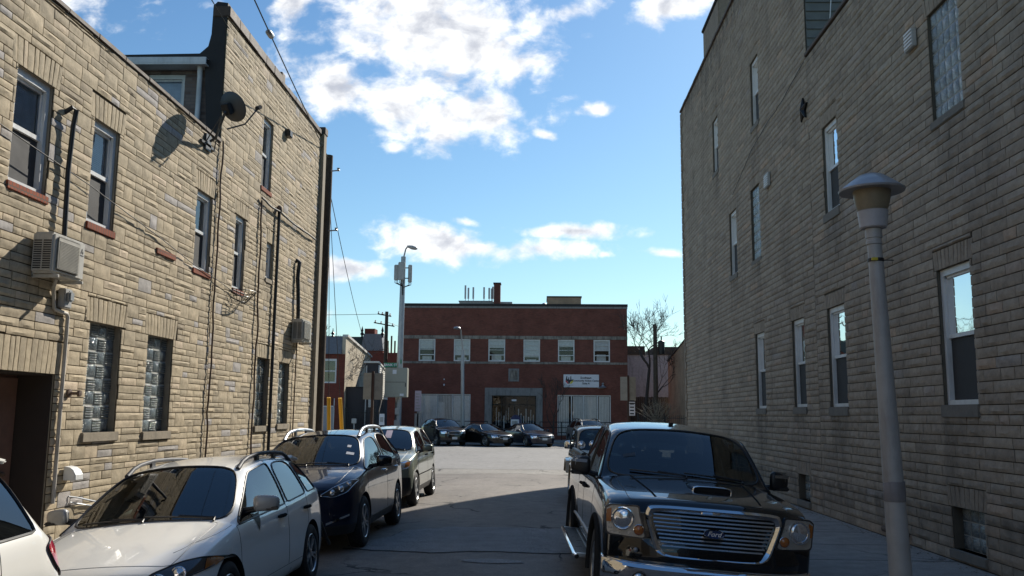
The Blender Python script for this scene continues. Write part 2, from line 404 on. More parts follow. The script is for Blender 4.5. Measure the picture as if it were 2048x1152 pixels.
def dhung(parent,mp,a,b,c,d,rec=.09,lower='screen',blinds=True,lab=None,sill=None,curtain=False):
    """double hung window set `rec` behind the wall face"""
    fr=MB(); f=.065; r0=rec; rec=rec+.05
    def bx(m,u0,u1,z0,z1,d0,d1,mi=0):
        m.add([mp(u,z,dd) for dd in (d0,d1) for z in (z0,z1) for u in (u0,u1)],[(0,1,3,2),(4,6,7,5),(0,4,5,1),(2,3,7,6),(0,2,6,4),(1,5,7,3)],mi)
    for (u0,u1,z0,z1) in ((a,a+f,c,d),(b-f,b,c,d),(a+f,b-f,d-f*1.4,d),(a+f,b-f,c,c+f)): bx(fr,u0,u1,z0,z1,-rec-.05,-r0)
    for (u0,u1,z0,z1) in ((a+f,a+f+.012,c+f,d-f*1.4),(b-f-.012,b-f,c+f,d-f*1.4)): bx(fr,u0,u1,z0,z1,-rec-.03,-r0+.006)
    m=(c+d)/2; s=.035
    for (u0,u1,z0,z1,q) in ((a+f,b-f,m-.025,m+.03,.02),(a+f,a+f+s,m,d-f,.0),(b-f-s,b-f,m,d-f,.0),(a+f,b-f,d-f*1.4-s,d-f*1.4,.0)): bx(fr,u0,u1,z0,z1,-rec-.04,-rec+.012+q*.5)
    for (u0,u1,z0,z1) in ((a+f,a+f+s,c+f,m-.025),(b-f-s,b-f,c+f,m-.025),(a+f,b-f,c+f,c+f+s)): bx(fr,u0,u1,z0,z1,-rec-.07,-rec-.02)
    w=fr.build('window',M['white'],parent,fixn=True)
    if lab: w['label']=lab
    g=MB(); g.add([mp(a+f+s,m+.03,-rec-.015),mp(b-f-s,m+.03,-rec-.015),mp(b-f-s,d-f*1.4-s,-rec-.015),mp(a+f+s,d-f*1.4-s,-rec-.015)],[(0,1,2,3)]); g.build('upper_pane',M['glassL'] if blinds else M['glass'],w)
    g=MB(); g.add([mp(a+f+s,c+f+s,-rec-.045),mp(b-f-s,c+f+s,-rec-.045),mp(b-f-s,m-.025,-rec-.045),mp(a+f+s,m-.025,-rec-.045)],[(0,1,2,3)]); g.build('lower_pane',M['glass'],w)
    if lower=='screen':
        g=MB(); bx(g,a+f,b-f,c+f,m-.03,-rec-.018,-rec-.012); g.build('insect_screen',M['screen'],w,fixn=True)
    if blinds:
        g=MB(); z=d-.12
        while z>(c+d)/2-.05:
            bx(g,a+.08,b-.08,z,z+.024,-rec-.075,-rec-.06); z-=.028
        g.build('blinds',M['blind'],w,fixn=True)
    if curtain:
        g=MB(); n=24
        vs=[];
        for i in range(n+1):
            u=a+.07+(b-a-.14)*i/n; dd=-rec-.16+.02*math.sin(i*1.7); vs+=[mp(u,c+.06,dd),mp(u,d-.08,dd)]
        g.add(vs,[(2*i,2*i+2,2*i+3,2*i+1) for i in range(n)]); g.build('curtain',M['curtain'],w)
    g=MB(); bx(g,a-.02,b+.02,c-.02,d+.02,-rec-.62,-rec-.6); g.build('dark_room',M['dark'],w,fixn=True)
    if sill:
        g=MB(); bx(g,a-.04,b+.04,c-sill[1],c,-r0+.0,sill[2]); g.build('sill',M[sill[0]],w,bevel=.008,fixn=True)
    return w
def gblocks(parent,mp,a,b,c,d,rec,nu,nv,sill=None,lattice=False,pat=True):
    gj=MB(); gj.add([mp(a,c,-rec),mp(b,c,-rec),mp(b,d,-rec),mp(a,d,-rec)],[(0,1,2,3)])
    w=gj.build('glass_block_window',M['gjoint'],parent)
    g=MB(); du=(b-a)/nu; dv=(d-c)/nv; q=.008
    for j in range(nv):
        for i in range(nu):
            u0,u1,z0,z1=a+i*du+q,a+(i+1)*du-q,c+j*dv+q,c+(j+1)*dv-q
            rib=pat and (i+j)%2==0
            g.ct=random.uniform(.1,.5)+(0 if pat else .3) if not rib else random.uniform(.4,.9)
            if rib:
                n=5
                for k in range(n):
                    za=z0+(z1-z0)*k/n; zb=z0+(z1-z0)*(k+.72)/n; zm=(za+zb)/2
                    g.add([mp(u0,za,-rec+.004),mp(u1,za,-rec+.004),mp(u1,zm,-rec+.022),mp(u0,zm,-rec+.022),mp(u1,zb,-rec+.004),mp(u0,zb,-rec+.004)],[(0,1,2,3),(3,2,4,5)])
            else:
                n=4; vs=[]
                for y in range(n+1):
                    for x in range(n+1):
                        e=(x in(0,n) or y in (0,n)); vs.append(mp(u0+(u1-u0)*x/n,z0+(z1-z0)*y/n,-rec+(.004 if e else .02+.006*random.random())))
                g.add(vs,[(y*(n+1)+x,y*(n+1)+x+1,(y+1)*(n+1)+x+1,(y+1)*(n+1)+x) for y in range(n) for x in range(n)])
    g.build('glass_blocks',M['gblock'],w,tint=True,smooth=50)
    if sill:
        s=MB()
        s.add([mp(u,z,dd) for dd in (-rec-.02,sill[2]) for z in (c-sill[1],c) for u in (a-.05,b+.05)],[(0,1,3,2),(4,6,7,5),(0,4,5,1),(2,3,7,6),(0,2,6,4),(1,5,7,3)])
        s.build('sill',M[sill[0]],w,bevel=.01,fixn=True)
    return w
def text(name,s,size,loc,rot,mat,parent=None,ext=.002,shear=0,align='CENTER',bold=0,local=False,sx=1):
    cu=bpy.data.curves.new(name,'FONT'); cu.body=s; cu.size=size; cu.extrude=ext; cu.shear=shear; cu.align_x=align; cu.align_y='CENTER'; cu.offset=bold; cu.resolution_u=3
    o=bpy.data.objects.new(name,cu); link(o); bpy.context.view_layer.update()
    me=bpy.data.meshes.new_from_object(o.evaluated_get(bpy.context.evaluated_depsgraph_get())); bpy.data.objects.remove(o)
    T=Matrix.Translation(loc)@rot.to_4x4()@Matrix.Scale(sx,4,(1,0,0))
    if parent is not None and not local and parent.name in W: T=W[parent.name].inverted()@T
    me.transform(T); me.materials.clear(); me.materials.append(mat); me.name=name
    o=link(bpy.data.objects.new(name,me)); o.parent=parent; return o
FRONT=Matrix.Rotation(PI/2,3,'X')       # text facing -Y, reading left to right along +X
# ---------------- setting
def zr(x,y):
    f=1 if y<26.5 else max(0,(31.9-y)/5.4); return .03-.0122*(x+1)**2*f
g=MB()
for (x0,x1,y0,y1) in ((-900,-5,-300,31.9),(3,900,-300,31.9),(-900,900,31.9,1500),(-5,3,-300,-40)): g.add([(x0,y0,0),(x1,y0,0),(x1,y1,0),(x0,y1,0)],[(0,1,2,3)])
tag(g.build('ground',M['ground']),kind='structure')
def cdt(poly,step):
    xs=[p[0] for p in poly]; ys=[p[1] for p in poly]; pts=[Vector(p) for p in poly]; n=len(pts)
    def inside(x,y):
        c=False; j=n-1
        for i in range(n):
            if (poly[i][1]>y)!=(poly[j][1]>y) and x<(poly[j][0]-poly[i][0])*(y-poly[i][1])/(poly[j][1]-poly[i][1])+poly[i][0]: c=not c
            j=i
        return c
    y=min(ys)+step*.5; row=0
    while y<max(ys):
        x=min(xs)+step*(.5 if row%2 else .25)
        while x<max(xs):
            if inside(x,y) and min((pts[i]-Vector((x,y))).length for i in range(n))>step*.45: pts.append(Vector((x,y)))
            x+=step
        y+=step; row+=1
    r=delaunay_2d_cdt(pts,[(i,(i+1)%n) for i in range(n)],[list(range(n))],1,1e-6)
    return [tuple(v) for v in r[0]],[tuple(f) for f in r[2]]
def sheet(name,poly,z,mat,grid=.4):
    if grid: vs,fs=cdt(poly,grid)
    else: vs,fs=poly,[tuple(range(len(poly)))]
    g=MB(); g.add([(x,y,(zr(x,y) if grid else 0)+z) for x,y in vs],fs)
    return tag(g.build(name,mat,smooth=60),kind='structure')
g=MB(); xs=[-4.72+7.44*i/24 for i in range(25)]; ys=[-40,-20,-5]+[i*1.0 for i in range(0,27)]+[26.5+5.4*i/8 for i in range(1,9)]
g.add([(x,y,zr(x,y)) for y in ys for x in xs],[(j*25+i,j*25+i+1,(j+1)*25+i+1,(j+1)*25+i) for j in range(len(ys)-1) for i in range(24)])
tag(g.build('street',M['road'],smooth=60),kind='structure')
sheet('cross_street',[(-120,31.9),(120,31.9),(120,61),(-120,61)],.03,M['road2'],0)
sheet('corner_apron',[(-120,27.96),(-4.725,27.96),(-4.725,31.895),(-120,31.895)],.006,M['road2'],0)
low=[(-4.7+i*.5,29.4+.25*noise.noise(Vector((i*.7,0,1)))*2) for i in range(15)]; up=[(2.3-i*.5,31.75+.08*noise.noise(Vector((i*.9,3,1)))) for i in range(15)]
sheet('gutter_strip',low+up,.004,asphalt('pale gutter concrete',(.23,.215,.19),.25,.9,.15))
sheet('seam_crack',[(-4.7,31.82),(-2,31.80),(-1.0,31.84),(.2,31.80),(2.7,31.84),(2.7,31.88),(0,31.86),(-.8,31.89),(-2.4,31.86),(-4.7,31.88)],.008,M['dark'])
pc=[(-2.35,12.85),(-1.5,12.55),(-.6,12.75),(.2,12.7),(.75,13.0),(1.4,13.1),(2.3,13.1),(2.3,15.1),(.95,15.1),(.9,15.35),(-.2,15.45),(-1.5,15.4),(-2.2,15.0),(-2.35,14.2),(-2.75,13.6),(-2.8,13.1)]
pcj=[]
for i,(x,y) in enumerate(pc):
    x2,y2=pc[(i+1)%len(pc)]
    for k in range(5):
        t=k/5; pcj.append((x+(x2-x)*t+.06*noise.noise(Vector((x*3+t*5,y*3,0))),y+(y2-y)*t+.06*noise.noise(Vector((x*3,y*3+t*5,4)))))
sheet('road_patch_edge',[(x+(.02 if x>0 else -.02),y+(-.035 if y<14 else .01)) for x,y in pcj],.004,M['dark'])
sheet('road_patch',pcj,.008,M['patch'])
sheet('worn_spot',[(-.62+.40*math.cos(t*PI/8)*(1+.15*math.sin(3*t)),11.9+.17*math.sin(t*PI/8)) for t in range(16)],.008,asphalt('worn aggregate',(.24,.235,.23),.4,.1,.2),.2)
def walk(name,x0,x1,y0,y1,zt=.02,joint=1.5):
    g=MB(); g.box(x0,x1,y0,y1,-.3,zt,0)
    for k in range(1,int((y1-y0)/joint)+1):
        y=y0+k*joint
        if y<y1-.1: g.box(x0+.01,x1-.01,y-.008,y+.008,zt,zt+.0015,1)
    tag(g.build(name,[M['concrete'],M['dark']]),kind='structure')
walk('sidewalk_west',-6.2,-4.88,-40,24.3); walk('sidewalk_east',2.88,5.6,-40,31.2)
walk('sidewalk_corner',-60,-4.88,24.3,27.8); walk('sidewalk_north',-120,120,61.2,67.9,.15,joint=3)
for n,x0,x1,y0,y1 in [('kerb_west',-4.88,-4.72,-40,27.8),('kerb_east',2.72,2.88,-40,31.2),('kerb_north',-120,120,61,61.2),('kerb_corner',-60,-4.88,27.8,27.96)]:
    g=MB(); g.box(x0,x1,y0,y1,-.3,.154 if n=='kerb_north' else .024); tag(g.build(n,M['kerb'],bevel=.015),kind='structure')
g=MB(); g.box(-120,-10.7,52.5,61,-.3,.184); tag(g.build('sidewalk_northwest',M['concrete']),kind='structure')
walk('sidewalk_east_corner',5.6,60,34.4,36.5)
# ---------------- left buildings
LX=-6.2
mpL=lambda u,z,d:(LX+d,u,z)
low_holes=[(9.86,10.65,4.56,5.98),(11.7,12.44,4.48,5.95),(15.45,16.2,4.47,5.92),(12.0,12.93,1.62,3.14),(13.83,14.80,1.6,3.12),(8.6,11.22,0.02,2.37)]
arch=[h+(.12,.34) for h in low_holes[:5]]+[low_holes[5]+(.25,.42)]
B=thing('formstone_rowhouse','two storey tan formstone house on the left carrying the satellite dish','building',(LX,9,0))
w=MB(); wallplane(w,lambda u,z,d:mpL(u,z,d-.012),-14,16.42,0,7.1,low_holes,.30,0,1)
w.box(-13.5,-13.3,-14,16.42,0,7.1); w.box(-13.3,LX-.3,-14.2,-14,0,7.1); 
s=MB(); stonework(s,mpL,-3,16.42,.03,7.06,low_holes,'L',arch)
w.build('wall',[M['mortL'],M['stonetrim']],B)
s.build('stone_facing',M['stoneL'],B,tint=True,smooth=28,grime=[(h[0],h[1],h[2]-.1,.8,.35) for h in low_holes[:5]]+[(13.88,14.62,4.44,.5,.3),(10.4,11.1,3.5,.9,.3),(-3,16.4,.6,.6,.5),(-3,16.4,7.1,.35,.5)])
r=MB(); r.box(-13.3,LX-.3,-14,16.42,6.7,6.8); r.build('roof',M['tar'],B)
c=MB()
pts=[(LX+.03,-14+i*.8,7.1) for i in range(39)]
for i in range(38):
    y0=-14+i*.8; y1=min(16.42,y0+.8); c.box(LX-.32,LX+.035+.008*random.random(),y0,y1-.004,7.06,7.13+.012*random.random())
c.build('coping',M['cap'],B,bevel=.01)
c=MB(); c.box(-10.5,LX-.33,16.25,16.41,6.8,7.05); c.build('roof_curb',M['tar'],B)
for i,h in enumerate(low_holes[:3]):
    dhung(B,mpL,*h,rec=.05,blinds=(i<2),curtain=(i==2),sill=('sillbrick',.10,.035))
gblocks(B,mpL,*low_holes[3],.11,4,8,('stonetrim',.13,.05)); gblocks(B,mpL,*low_holes[4],.11,4,8,('stonetrim',.13,.05))
# bricked-up opening
b=MB(); b.box(LX-.02,LX+.04,13.88,14.62,4.44,4.53); b.build('blocked_window_sill',M['sillbrick'],B,bevel=.006)
b=MB(); b.add([(LX-.5,8.6,.12),(LX-.5,11.3,.12),(LX-.5,11.3,2.45),(LX-.5,8.6,2.45)],[(0,1,2,3)]); 
b.box(LX-.49,LX-.455,8.65,9.82,.14,2.32); b.box(LX-.49,LX-.455,9.86,11.19,.14,2.32)
for y0 in (8.75,9.95):
    for z0,z1 in ((.3,1.1),(1.25,2.05)): b.box(LX-.456,LX-.44,y0,y0+.95,z0,z1)
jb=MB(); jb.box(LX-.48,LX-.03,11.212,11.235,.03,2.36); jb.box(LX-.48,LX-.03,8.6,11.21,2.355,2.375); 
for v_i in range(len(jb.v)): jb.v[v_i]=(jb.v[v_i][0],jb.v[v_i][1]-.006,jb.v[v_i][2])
jb.build('jamb_shade_liner',P('dark brown jamb shade',(.035,.025,.02),.7),B)  # dark liner over jamb and lintel soffit: recess shade put into the colour
d=b.build('garage_door',M['door'],B,bevel=.006)
b=MB(); b.lathe([(.0,0),(.028,.0),(.032,.02),(.02,.04),(.0,.045)],(LX-.44,10.98,1.13),12,0,Matrix.Rotation(PI/2,3,'Y')); b.build('door_knob',M['rust'],d)
# tall corner building
T=thing('formstone_corner_house','three storey tan formstone corner building beyond the low house on the left','building',(LX,20,0))
th=[(17.5,18.12,4.4,5.93),(18.96,19.66,6.9,8.5),(19.58,20.05,4.93,5.76),(19.3,20.18,1.63,3.13),(20.95,21.82,1.66,3.12)]
ta=[h+(.1,.3) for h in th]
w=MB(); wallplane(w,lambda u,z,d:mpL(u,z,d-.012),16.424,24.2,0,9.7,th,.30,0,1)
w.box(-14,LX-.3,24.0,24.2,0,8.8); w.box(-14,-13.8,16.7,24.0,0,8.8); w.build('wall',[M['mortL'],M['stonetrim']],T)
s=MB(); stonework(s,mpL,16.43,24.2,.03,9.66,th,'L',ta)
mpE=lambda u,z,d:(u,24.2+d,z)
s.build('stone_facing',M['stoneL'],T,tint=True,smooth=28,grime=[(h[0],h[1],h[2]-.1,.8,.35) for h in th]+[(16.4,24.2,.6,.6,.5),(16.4,24.2,9.7,.5,.6)])
# end wall above the low roof: tarred parapet, worn brick, gutter
b=MB(); b.add([(LX-.012,16.5,6.8),(LX-.012,16.5,9.95),(LX-.22,16.5,9.98),(LX-.30,16.5,9.9),(LX-.31,16.5,9.3),(LX-.36,16.5,9.05),(LX-.52,16.5,8.9),(LX-2.7,16.5,8.87),(LX-2.7,16.5,8.83),(LX-.42,16.5,8.83),(LX-.26,16.5,6.8)],[tuple(range(11))])
pf=[(x_,z_) for x_,y_,z_ in b.v]; b=MB()
b.prism(pf,lambda p,s_:(p[0],16.45+.15*s_,p[1])); b.prism([(x_,max(z_,8.74)-.12*(z_>9.5)*1) for x_,z_ in pf],lambda p,s_:(p[0]-.001,16.602+7.5*s_,p[1]))
b.build('tarred_parapet',M['tar'],T,fixn=True)
b=MB()
mpB=lambda u,z,d:(u,16.62-d,z)
wallplane(b,mpB,-13.8,LX-.24,6.8,8.82,[(-7.8,-7.05,7.2,8.55)],.2); b.build('rear_wall',M['brickpaint'],T)
dhung(T,mpB,-7.8,-7.05,7.2,8.55,rec=.05,lower='none',blinds=True)
b=MB(); 
for y0,y1,z0,z1 in ((16.30,16.62,8.62,8.65),(16.30,16.33,8.65,8.77),(16.33,16.62,8.765,8.775)): b.box(-9.6,LX-.33,y0,y1,z0,z1)
b.build('gutter',M['white'],T,bevel=.008)
b=MB(); b.tube([(LX-.50,16.45,8.63),(LX-.51,16.5,8.45),(LX-.52,16.52,7.8),(LX-.54,16.5,6.9)],.05,10); b.build('downspout',M['white'],T,smooth=40)
b=MB(); b.box(-13.8,LX-.35,16.62,24.0,8.80,8.84); b.build('roof',M['tar'],T)
c=MB()
for i in range(13):
    y0=16.43+i*.6; y1=min(24.22,y0+.6); zz=9.72+.01*random.random()+(.12 if y0<19.9 else (0 if y0<20.3 else .04))
    if y1>y0: c.box(LX-.3,LX+.04+.01*random.random(),y0,y1-.003,9.66,zz+.03)
c.box(LX-.3,LX+.05,20.0,20.25,9.7,9.95); c.box(LX-.32,LX+.12,24.0,24.32,9.72,9.92)
c.build('coping',M['cap'],T,bevel=.012)
b=MB(); b.box(LX+.0,LX+.10,23.98,24.28,.1,9.72); b.build('corner_board',M['stonetrim'],T,bevel=.01)
for i,h in enumerate(th[:3]): dhung(T,mpL,*h,rec=.05,blinds=False,curtain=True,sill=('sillbrick' if i<2 else 'stonetrim',.10,.035))
gblocks(T,mpL,*th[3],.11,4,8,('stonetrim',.13,.05)); gblocks(T,mpL,*th[4],.11,4,8,('stonetrim',.13,.05))
b=MB(); b.box(LX+.01,LX+.12,20.55,20.8,8.55,8.72); b.box(LX+.12,LX+.135,20.57,20.78,8.56,8.7); b.build('roof_vent_outlet',M['black'],T,bevel=.01)
# ---------------- things fixed to the left walls
def ac(name,label,y0,y1,z0,z1,x0=LX+.14,dep=.34):
    A=thing(name,label,'air conditioner',(x0,(y0+y1)/2,z0),group='wall mounted air conditioners')
    b=MB(); b.box(x0,x0+dep,y0,y1,z0,z1); b.build('casing',M['acwhite'],A,bevel=.025,smooth=30)
    # front grille faces +X
    g=MB(); yf0,yf1=y0+.06,y1-.22*(y1-y0); cx=(yf0+yf1)/2; cz=(z0+z1)/2
    g.box(x0+dep,x0+dep+.025,yf0,yf1,z0+.045,z1-.045); f=g.build('fan_grille',M['acgrille'],A,bevel=.02)
    k=MB(); n=int((z1-z0-.14)/.018)
    for i in range(n): k.box(x0+dep+.025,x0+dep+.031,yf0+.03,yf1-.03,z0+.07+i*.018,z0+.077+i*.018)
    k.build('grille_bars',M['acgrille'],f)
    k=MB()
    for (dy,dz) in ((0,.022),(-.019,-.011),(.019,-.011)):
        cy,c2=y1-.09+dy,z1-.13+dz; k.prism([(cy,c2+.02),(cy+.011,c2),(cy,c2-.02),(cy-.011,c2)],lambda p,s_:(x0+dep+.002+.002*s_,p[0],p[1]))
    k.box(x0+dep+.002,x0+dep+.004,y1-.13,y1-.05,z1-.185,z1-.175)
    k.build('maker_emblem',M['ink'],A,fixn=True)
    # louvred near end (faces the camera)
    k=MB(); n=int((z1-z0-.12)/.028)
    for i in range(n):
        zz=z0+.05+i*.028
        for (xa,xb) in ((x0+.03,x0+dep*.5-.01),(x0+dep*.5+.01,x0+dep-.03)): k.box(xa,xb,y0-.006,y0-.001,zz,zz+.014)
    k.build('side_louvres',M['black'],A)
    for yy in (y0+.09,y1-.09):
        k=MB(); k.box(LX+.03,x0+dep+.04,yy-.02,yy+.02,z0-.05,z0-.008); k.box(LX+.03,LX+.06,yy-.02,yy+.02,z0-.04,z0+.32)
        k.build('bracket',M['acwhite'],A,bevel=.006)
    return A
ac('air_conditioner','large beige air conditioner unit bracketed high on the near left wall by the first window',10.38,11.13,3.56,4.06,LX+.05,.27)
ac('air_conditioner','smaller beige air conditioner unit near the far corner of the tall formstone building',21.75,22.6,3.70,4.24,LX+.05,.27)
def pipe(name,label,pts,r,mat,cat='pipe',clips=0,wob=0,parts=True):
    if wob:
        q=[]
        for a,b in zip(pts,pts[1:]):
            n=max(2,int((Vector(b)-Vector(a)).length/.22))
            for i in range(n):
                p=Vector(a).lerp(Vector(b),i/n); q.append((p.x+wob*abs(noise.noise(p*2)),p.y+wob*noise.noise(p*1.7+Vector((5,0,0))),p.z))
        q.append(pts[-1]); pts=q
    g=MB(); g.tube(pts,r,8); o=g.build(name,M[mat],smooth=50)
    return tag(o,label,cat)
x=LX+.045
pipe('refrigerant_line','black insulated line hooking out of the wall above the large air conditioner',[(LX,10.93,5.75),(x+.05,10.95,5.83),(x+.08,10.99,5.8),(x+.05,11.0,5.6),(x+.03,11.0,5.0),(x+.05,11.0,4.07)],.032,'black')
pipe('conduit','cream drain conduit jogging down from the large air conditioner to the pavement',[(x+.05,10.9,3.56),(x,10.93,3.45),(x,10.99,3.2),(x,11.03,3.18),(x,11.30,3.16),(x,11.33,3.12),(x,11.33,.75)],.025,'conduit')
pipe('cable_run','thin dark cable run down the joint between the low and the tall formstone houses',[(x,16.42,7.1),(x,16.42,1.0),(x,16.42,.2)],.018,'rust','cable',wob=.05)
pipe('cable_run','dark cable run down the tall building just left of the black standpipe',[(x,18.95,6.55),(x,19.02,4),(x,19.05,.2)],.02,'rust','cable',wob=.05)
pipe('standpipe','black service standpipe with weatherhead on the tall formstone building',[(x+.03,20.18,6.62),(x+.03,20.18,.15)],.038,'black')
g=MB(); g.lathe([(.04,0),(.075,.02),(.07,.1),(.03,.15),(0,.16)],(x+.03,20.18,6.58),12); tag(g.build('weatherhead',M['rust'],smooth=40),'rusty cap on top of the black standpipe','weatherhead')
pipe('service_cable','black service cable sagging along the tall building from its third floor to the far corner',[(x+.02,18.9,6.6),(x+.02,19.6,6.55),(x+.05,20.18,6.58),(x+.02,21.2,6.56),(x+.02,22.4,6.58),(x+.02,23.6,6.6)],.022,'cable','cable',wob=.04)
pipe('refrigerant_line','black insulated line dropping from the wall into the smaller air conditioner',[(LX,22.0,5.75),(x+.05,22.0,5.7),(x+.02,22.02,5.3),(x+.05,22.1,4.22)],.05,'black',wob=.03)
pipe('drain_pipe','thin conduit below the smaller air conditioner',[(x+.02,22.2,3.7),(x,22.2,.2)],.016,'rust')
pipe('wall_cable','thin grey cable slanting down across the low formstone wall towards the wire basket',[(LX+.05,9.3,5.15),(LX+.06,11.6,4.95),(LX+.05,13.9,4.7),(LX+.05,15.4,4.5),(LX+.05,16.4,4.42),(LX+.06,17.5,4.3),(LX+.05,19.0,4.2)],.007,'cable','cable',wob=.02)
A=thing('meter_box','small grey meter box on the near left wall under the large air conditioner','meter box',(LX,11.17,3.28))
g=MB(); g.box(LX+.02,LX+.12,11.09,11.27,3.22,3.47); g.build('box',M['greypaint'],A,bevel=.012); g=MB(); g.box(LX+.12,LX+.17,11.12,11.24,3.3,3.44); g.build('cover',M['galv'],A,bevel=.02)
A=thing('vent_hood','white plastic dryer vent hood low on the left wall','vent',(LX,11.65,1.05))
g=MB(); g.prism([(0,0),(.17,.0),(.165,.07),(.13,.13),(.08,.165),(0,.18)],lambda p,s_:(LX+.03+p[0],11.55+.2*s_,1.02+p[1])); g.build('hood',M['white'],A,bevel=.008,fixn=True)
A=thing('hose_tap','small dark tap sticking out of the left wall beside the garage door','tap',(LX,11.55,2.15))
g=MB(); g.lathe([(.06,0),(.055,.02),(.02,.03),(.02,.12),(.045,.13),(.04,.16),(0,.165)],(LX+.02,11.55,2.14),12,0,Matrix.Rotation(PI/2,3,'Y')); g.build('spout',M['rust'],A,smooth=40)
# wire basket
A=thing('wire_basket','black wire window basket hanging under the second floor window of the tall formstone building','basket',(LX,17.8,4.3))
g=MB(); 
for zz,sc_ in ((4.36,1),(4.24,.72),(4.14,.45)):
    g.tube([(LX+.04+.34*sc_*math.sin(PI*k/12),17.8-.42*sc_*math.cos(PI*k/12),zz) for k in range(13)],.008,5)
g.tube([(LX+.04,17.38,4.36),(LX+.04,18.22,4.36)],.008,5)
for k in range(13): g.tube([(LX+.04+.34*s1*math.sin(PI*k/12),17.8-.42*s1*math.cos(PI*k/12),zz) for zz,s1 in ((4.36,1),(4.24,.72),(4.14,.45))],.006,5)
g.build('frame',M['blackm'],A)
# satellite dish on an arm at the low roof edge
A=thing('satellite_dish','dark grey satellite dish on an arm at the roof edge of the low formstone house','satellite dish',(LX+.1,15.7,6.9))
C=Vector((-5.62,15.27,7.36)); dirn=Vector((.25,.55,.38)).normalized()     # looks away from the camera to the south sky
qt=dirn.to_track_quat('Z','Y').to_matrix()
g=MB(); pr=[(.275*math.sqrt(k/8),.09*k/8) for k in range(1,9)]; pr=[(.01,0)]+pr+[(.281,.088)]+[(.275*math.sqrt(k/8),.09*k/8-.012) for k in range(8,0,-1)]+[(.01,-.012)]
g.lathe(pr,C,36,0,qt); g.build('reflector',M['dish'],A,smooth=60)
g=MB(); base=Vector((LX+.08,15.72,6.88)); g.tube([base,base+Vector((.12,-.06,.05)),C-dirn*.14+Vector((0,0,-.05)),C-dirn*.03],.026,8); g.build('mast',M['dish'],A,smooth=50)
g=MB(); g.obox(C-dirn*.08,(.16,.2,.12),qt); g.build('bracket',M['black'],A,bevel=.01)
g=MB(); L1=C+dirn*.42+Vector((.28,-.05,-.12)); g.tube([C-dirn*.05+Vector((0,0,-.38)),C+dirn*.2+Vector((.16,0,-.36)),L1],.015,6); g.build('feed_arm',M['dish'],A)
g=MB(); g.obox(L1,(.09,.07,.13),qt); g.build('feed_horn',M['black'],A,bevel=.015)
g=MB()
for dy in (-.22,.25): g.tube([base+Vector((-.02,dy,-.12)),C-dirn*.16+Vector((-.06,0,-.12))],.012,6)
g.box(LX+.0,LX+.05,15.4,16.05,6.78,6.83); g.box(LX,LX+.05,15.6,15.85,6.7,7.0); g.build('wall_bracket',M['dish'],A)
A=thing('wall_gas_pipe','short grey hose bib wire on the lower left wall','pipe',(LX,11.9,.75)); g=MB(); g.tube([(LX+.02,11.75,.80),(LX+.08,11.85,.78),(LX+.05,12.7,.62)],.012,6); g.tube([(LX+.02,11.8,.72),(LX+.08,12.1,.66),(LX+.04,12.8,.55)],.01,6); g.build('hose',M['galv'],A); A['label']='pair of thin metal rods leaning low on the left wall behind the white hatchback'
# ---------------- right building
RX=5.6
mpR=lambda u,z,d:(RX-d,u,z)
near=[(11.62,12.60,2.10,3.98),(16.45,17.45,2.12,4.02),(16.45,17.3,5.86,7.62),(11.5,12.42,6.1,7.7),(11.66,12.56,.18,.74)]
far=[(18.98,19.9,2.14,4.04),(22.35,23.3,2.14,4.05),(22.4,23.35,5.98,7.9),(25.1,26.05,6.0,7.88),(22.18,23.0,9.52,11.3),(27.4,28.25,9.7,11.45),(18.98,19.8,.18,.72)]
B=thing('grey_formstone_house','near two storey part of the grey formstone building on the right behind the lamp post','building',(RX,8,0))
w=MB(); wallplane(w,lambda u,z,d:mpR(u,z,d-.012),-14,18.13,0,9.5,near,.34,0,0); w.box(13,13.2,-14,18.13,0,9.5); w.build('wall',M['mortR'],B)
s=MB(); stonework(s,mpR,2.5,18.13,.03,9.46,near,'R',[h+(.08,.28) for h in near]); s.build('stone_facing',M['stoneR'],B,tint=True,smooth=28,grime=[(h[0],h[1],h[2]-.15,1.2,.5) for h in near]+[(2.5,18.1,.7,.7,.55),(2.5,18.1,9.5,.5,.6)])
c=MB(); c.box(RX-.05,RX+.35,-14,18.12,9.47,9.55); c.build('coping',M['cap'],B,bevel=.012)
c=MB(); c.box(RX+.35,13,-14,18.12,8.6,8.7); c.build('roof',M['tar'],B)
dhung(B,mpR,*near[0],rec=.05,blinds=False,curtain=True,sill=('trimgrey',.17,.04))
dhung(B,mpR,*near[1],rec=.05,blinds=False,curtain=True,sill=('trimgrey',.17,.04)); dhung(B,mpR,*near[2],rec=.05,blinds=False,curtain=True,sill=('trimgrey',.17,.04))
gblocks(B,mpR,*near[3],.05,5,8,('trimgrey',.12,.03),pat=False); gblocks(B,mpR,*near[4],.14,4,3,('trimgrey',.12,.05),pat=False)
F=thing('tall_grey_formstone_house','tall three storey far part of the grey formstone building on the right with a chimney','building',(RX,26,0))
w=MB(); wallplane(w,lambda u,z,d:mpR(u,z,d-.012),18.13,34.4,0,14.0,far,.34,0,0)
w.box(RX+.012,13,34.2,34.4,0,14.0); w.box(13,13.2,18.3,34.4,0,14.0); w.build('wall',M['mortR'],F)
s=MB(); stonework(s,mpR,18.14,34.4,.03,13.96,far,'R',[h+(.08,.28) for h in far])
s.build('stone_facing',M['stoneR'],F,tint=True,smooth=28,grime=[(h[0],h[1],h[2]-.15,1.2,.55) for h in far]+[(18.1,34.4,.7,.7,.55),(18.1,34.4,14,1.0,.7),(26.6,30,13.8,3.5,.5)])
q=MB(); mpQ=lambda u,z,d:(u,34.42+d,z)
for k in range(46):
    z=.1+k*.3; q.ct=random.uniform(.2,.9); q.box(RX-.055,RX+.2,34.24 if k%2 else 34.1,34.46,z+.01,min(13.95,z+.29))
q.build('corner_quoins',M['stoneR'],F,bevel=.012,tint=False)
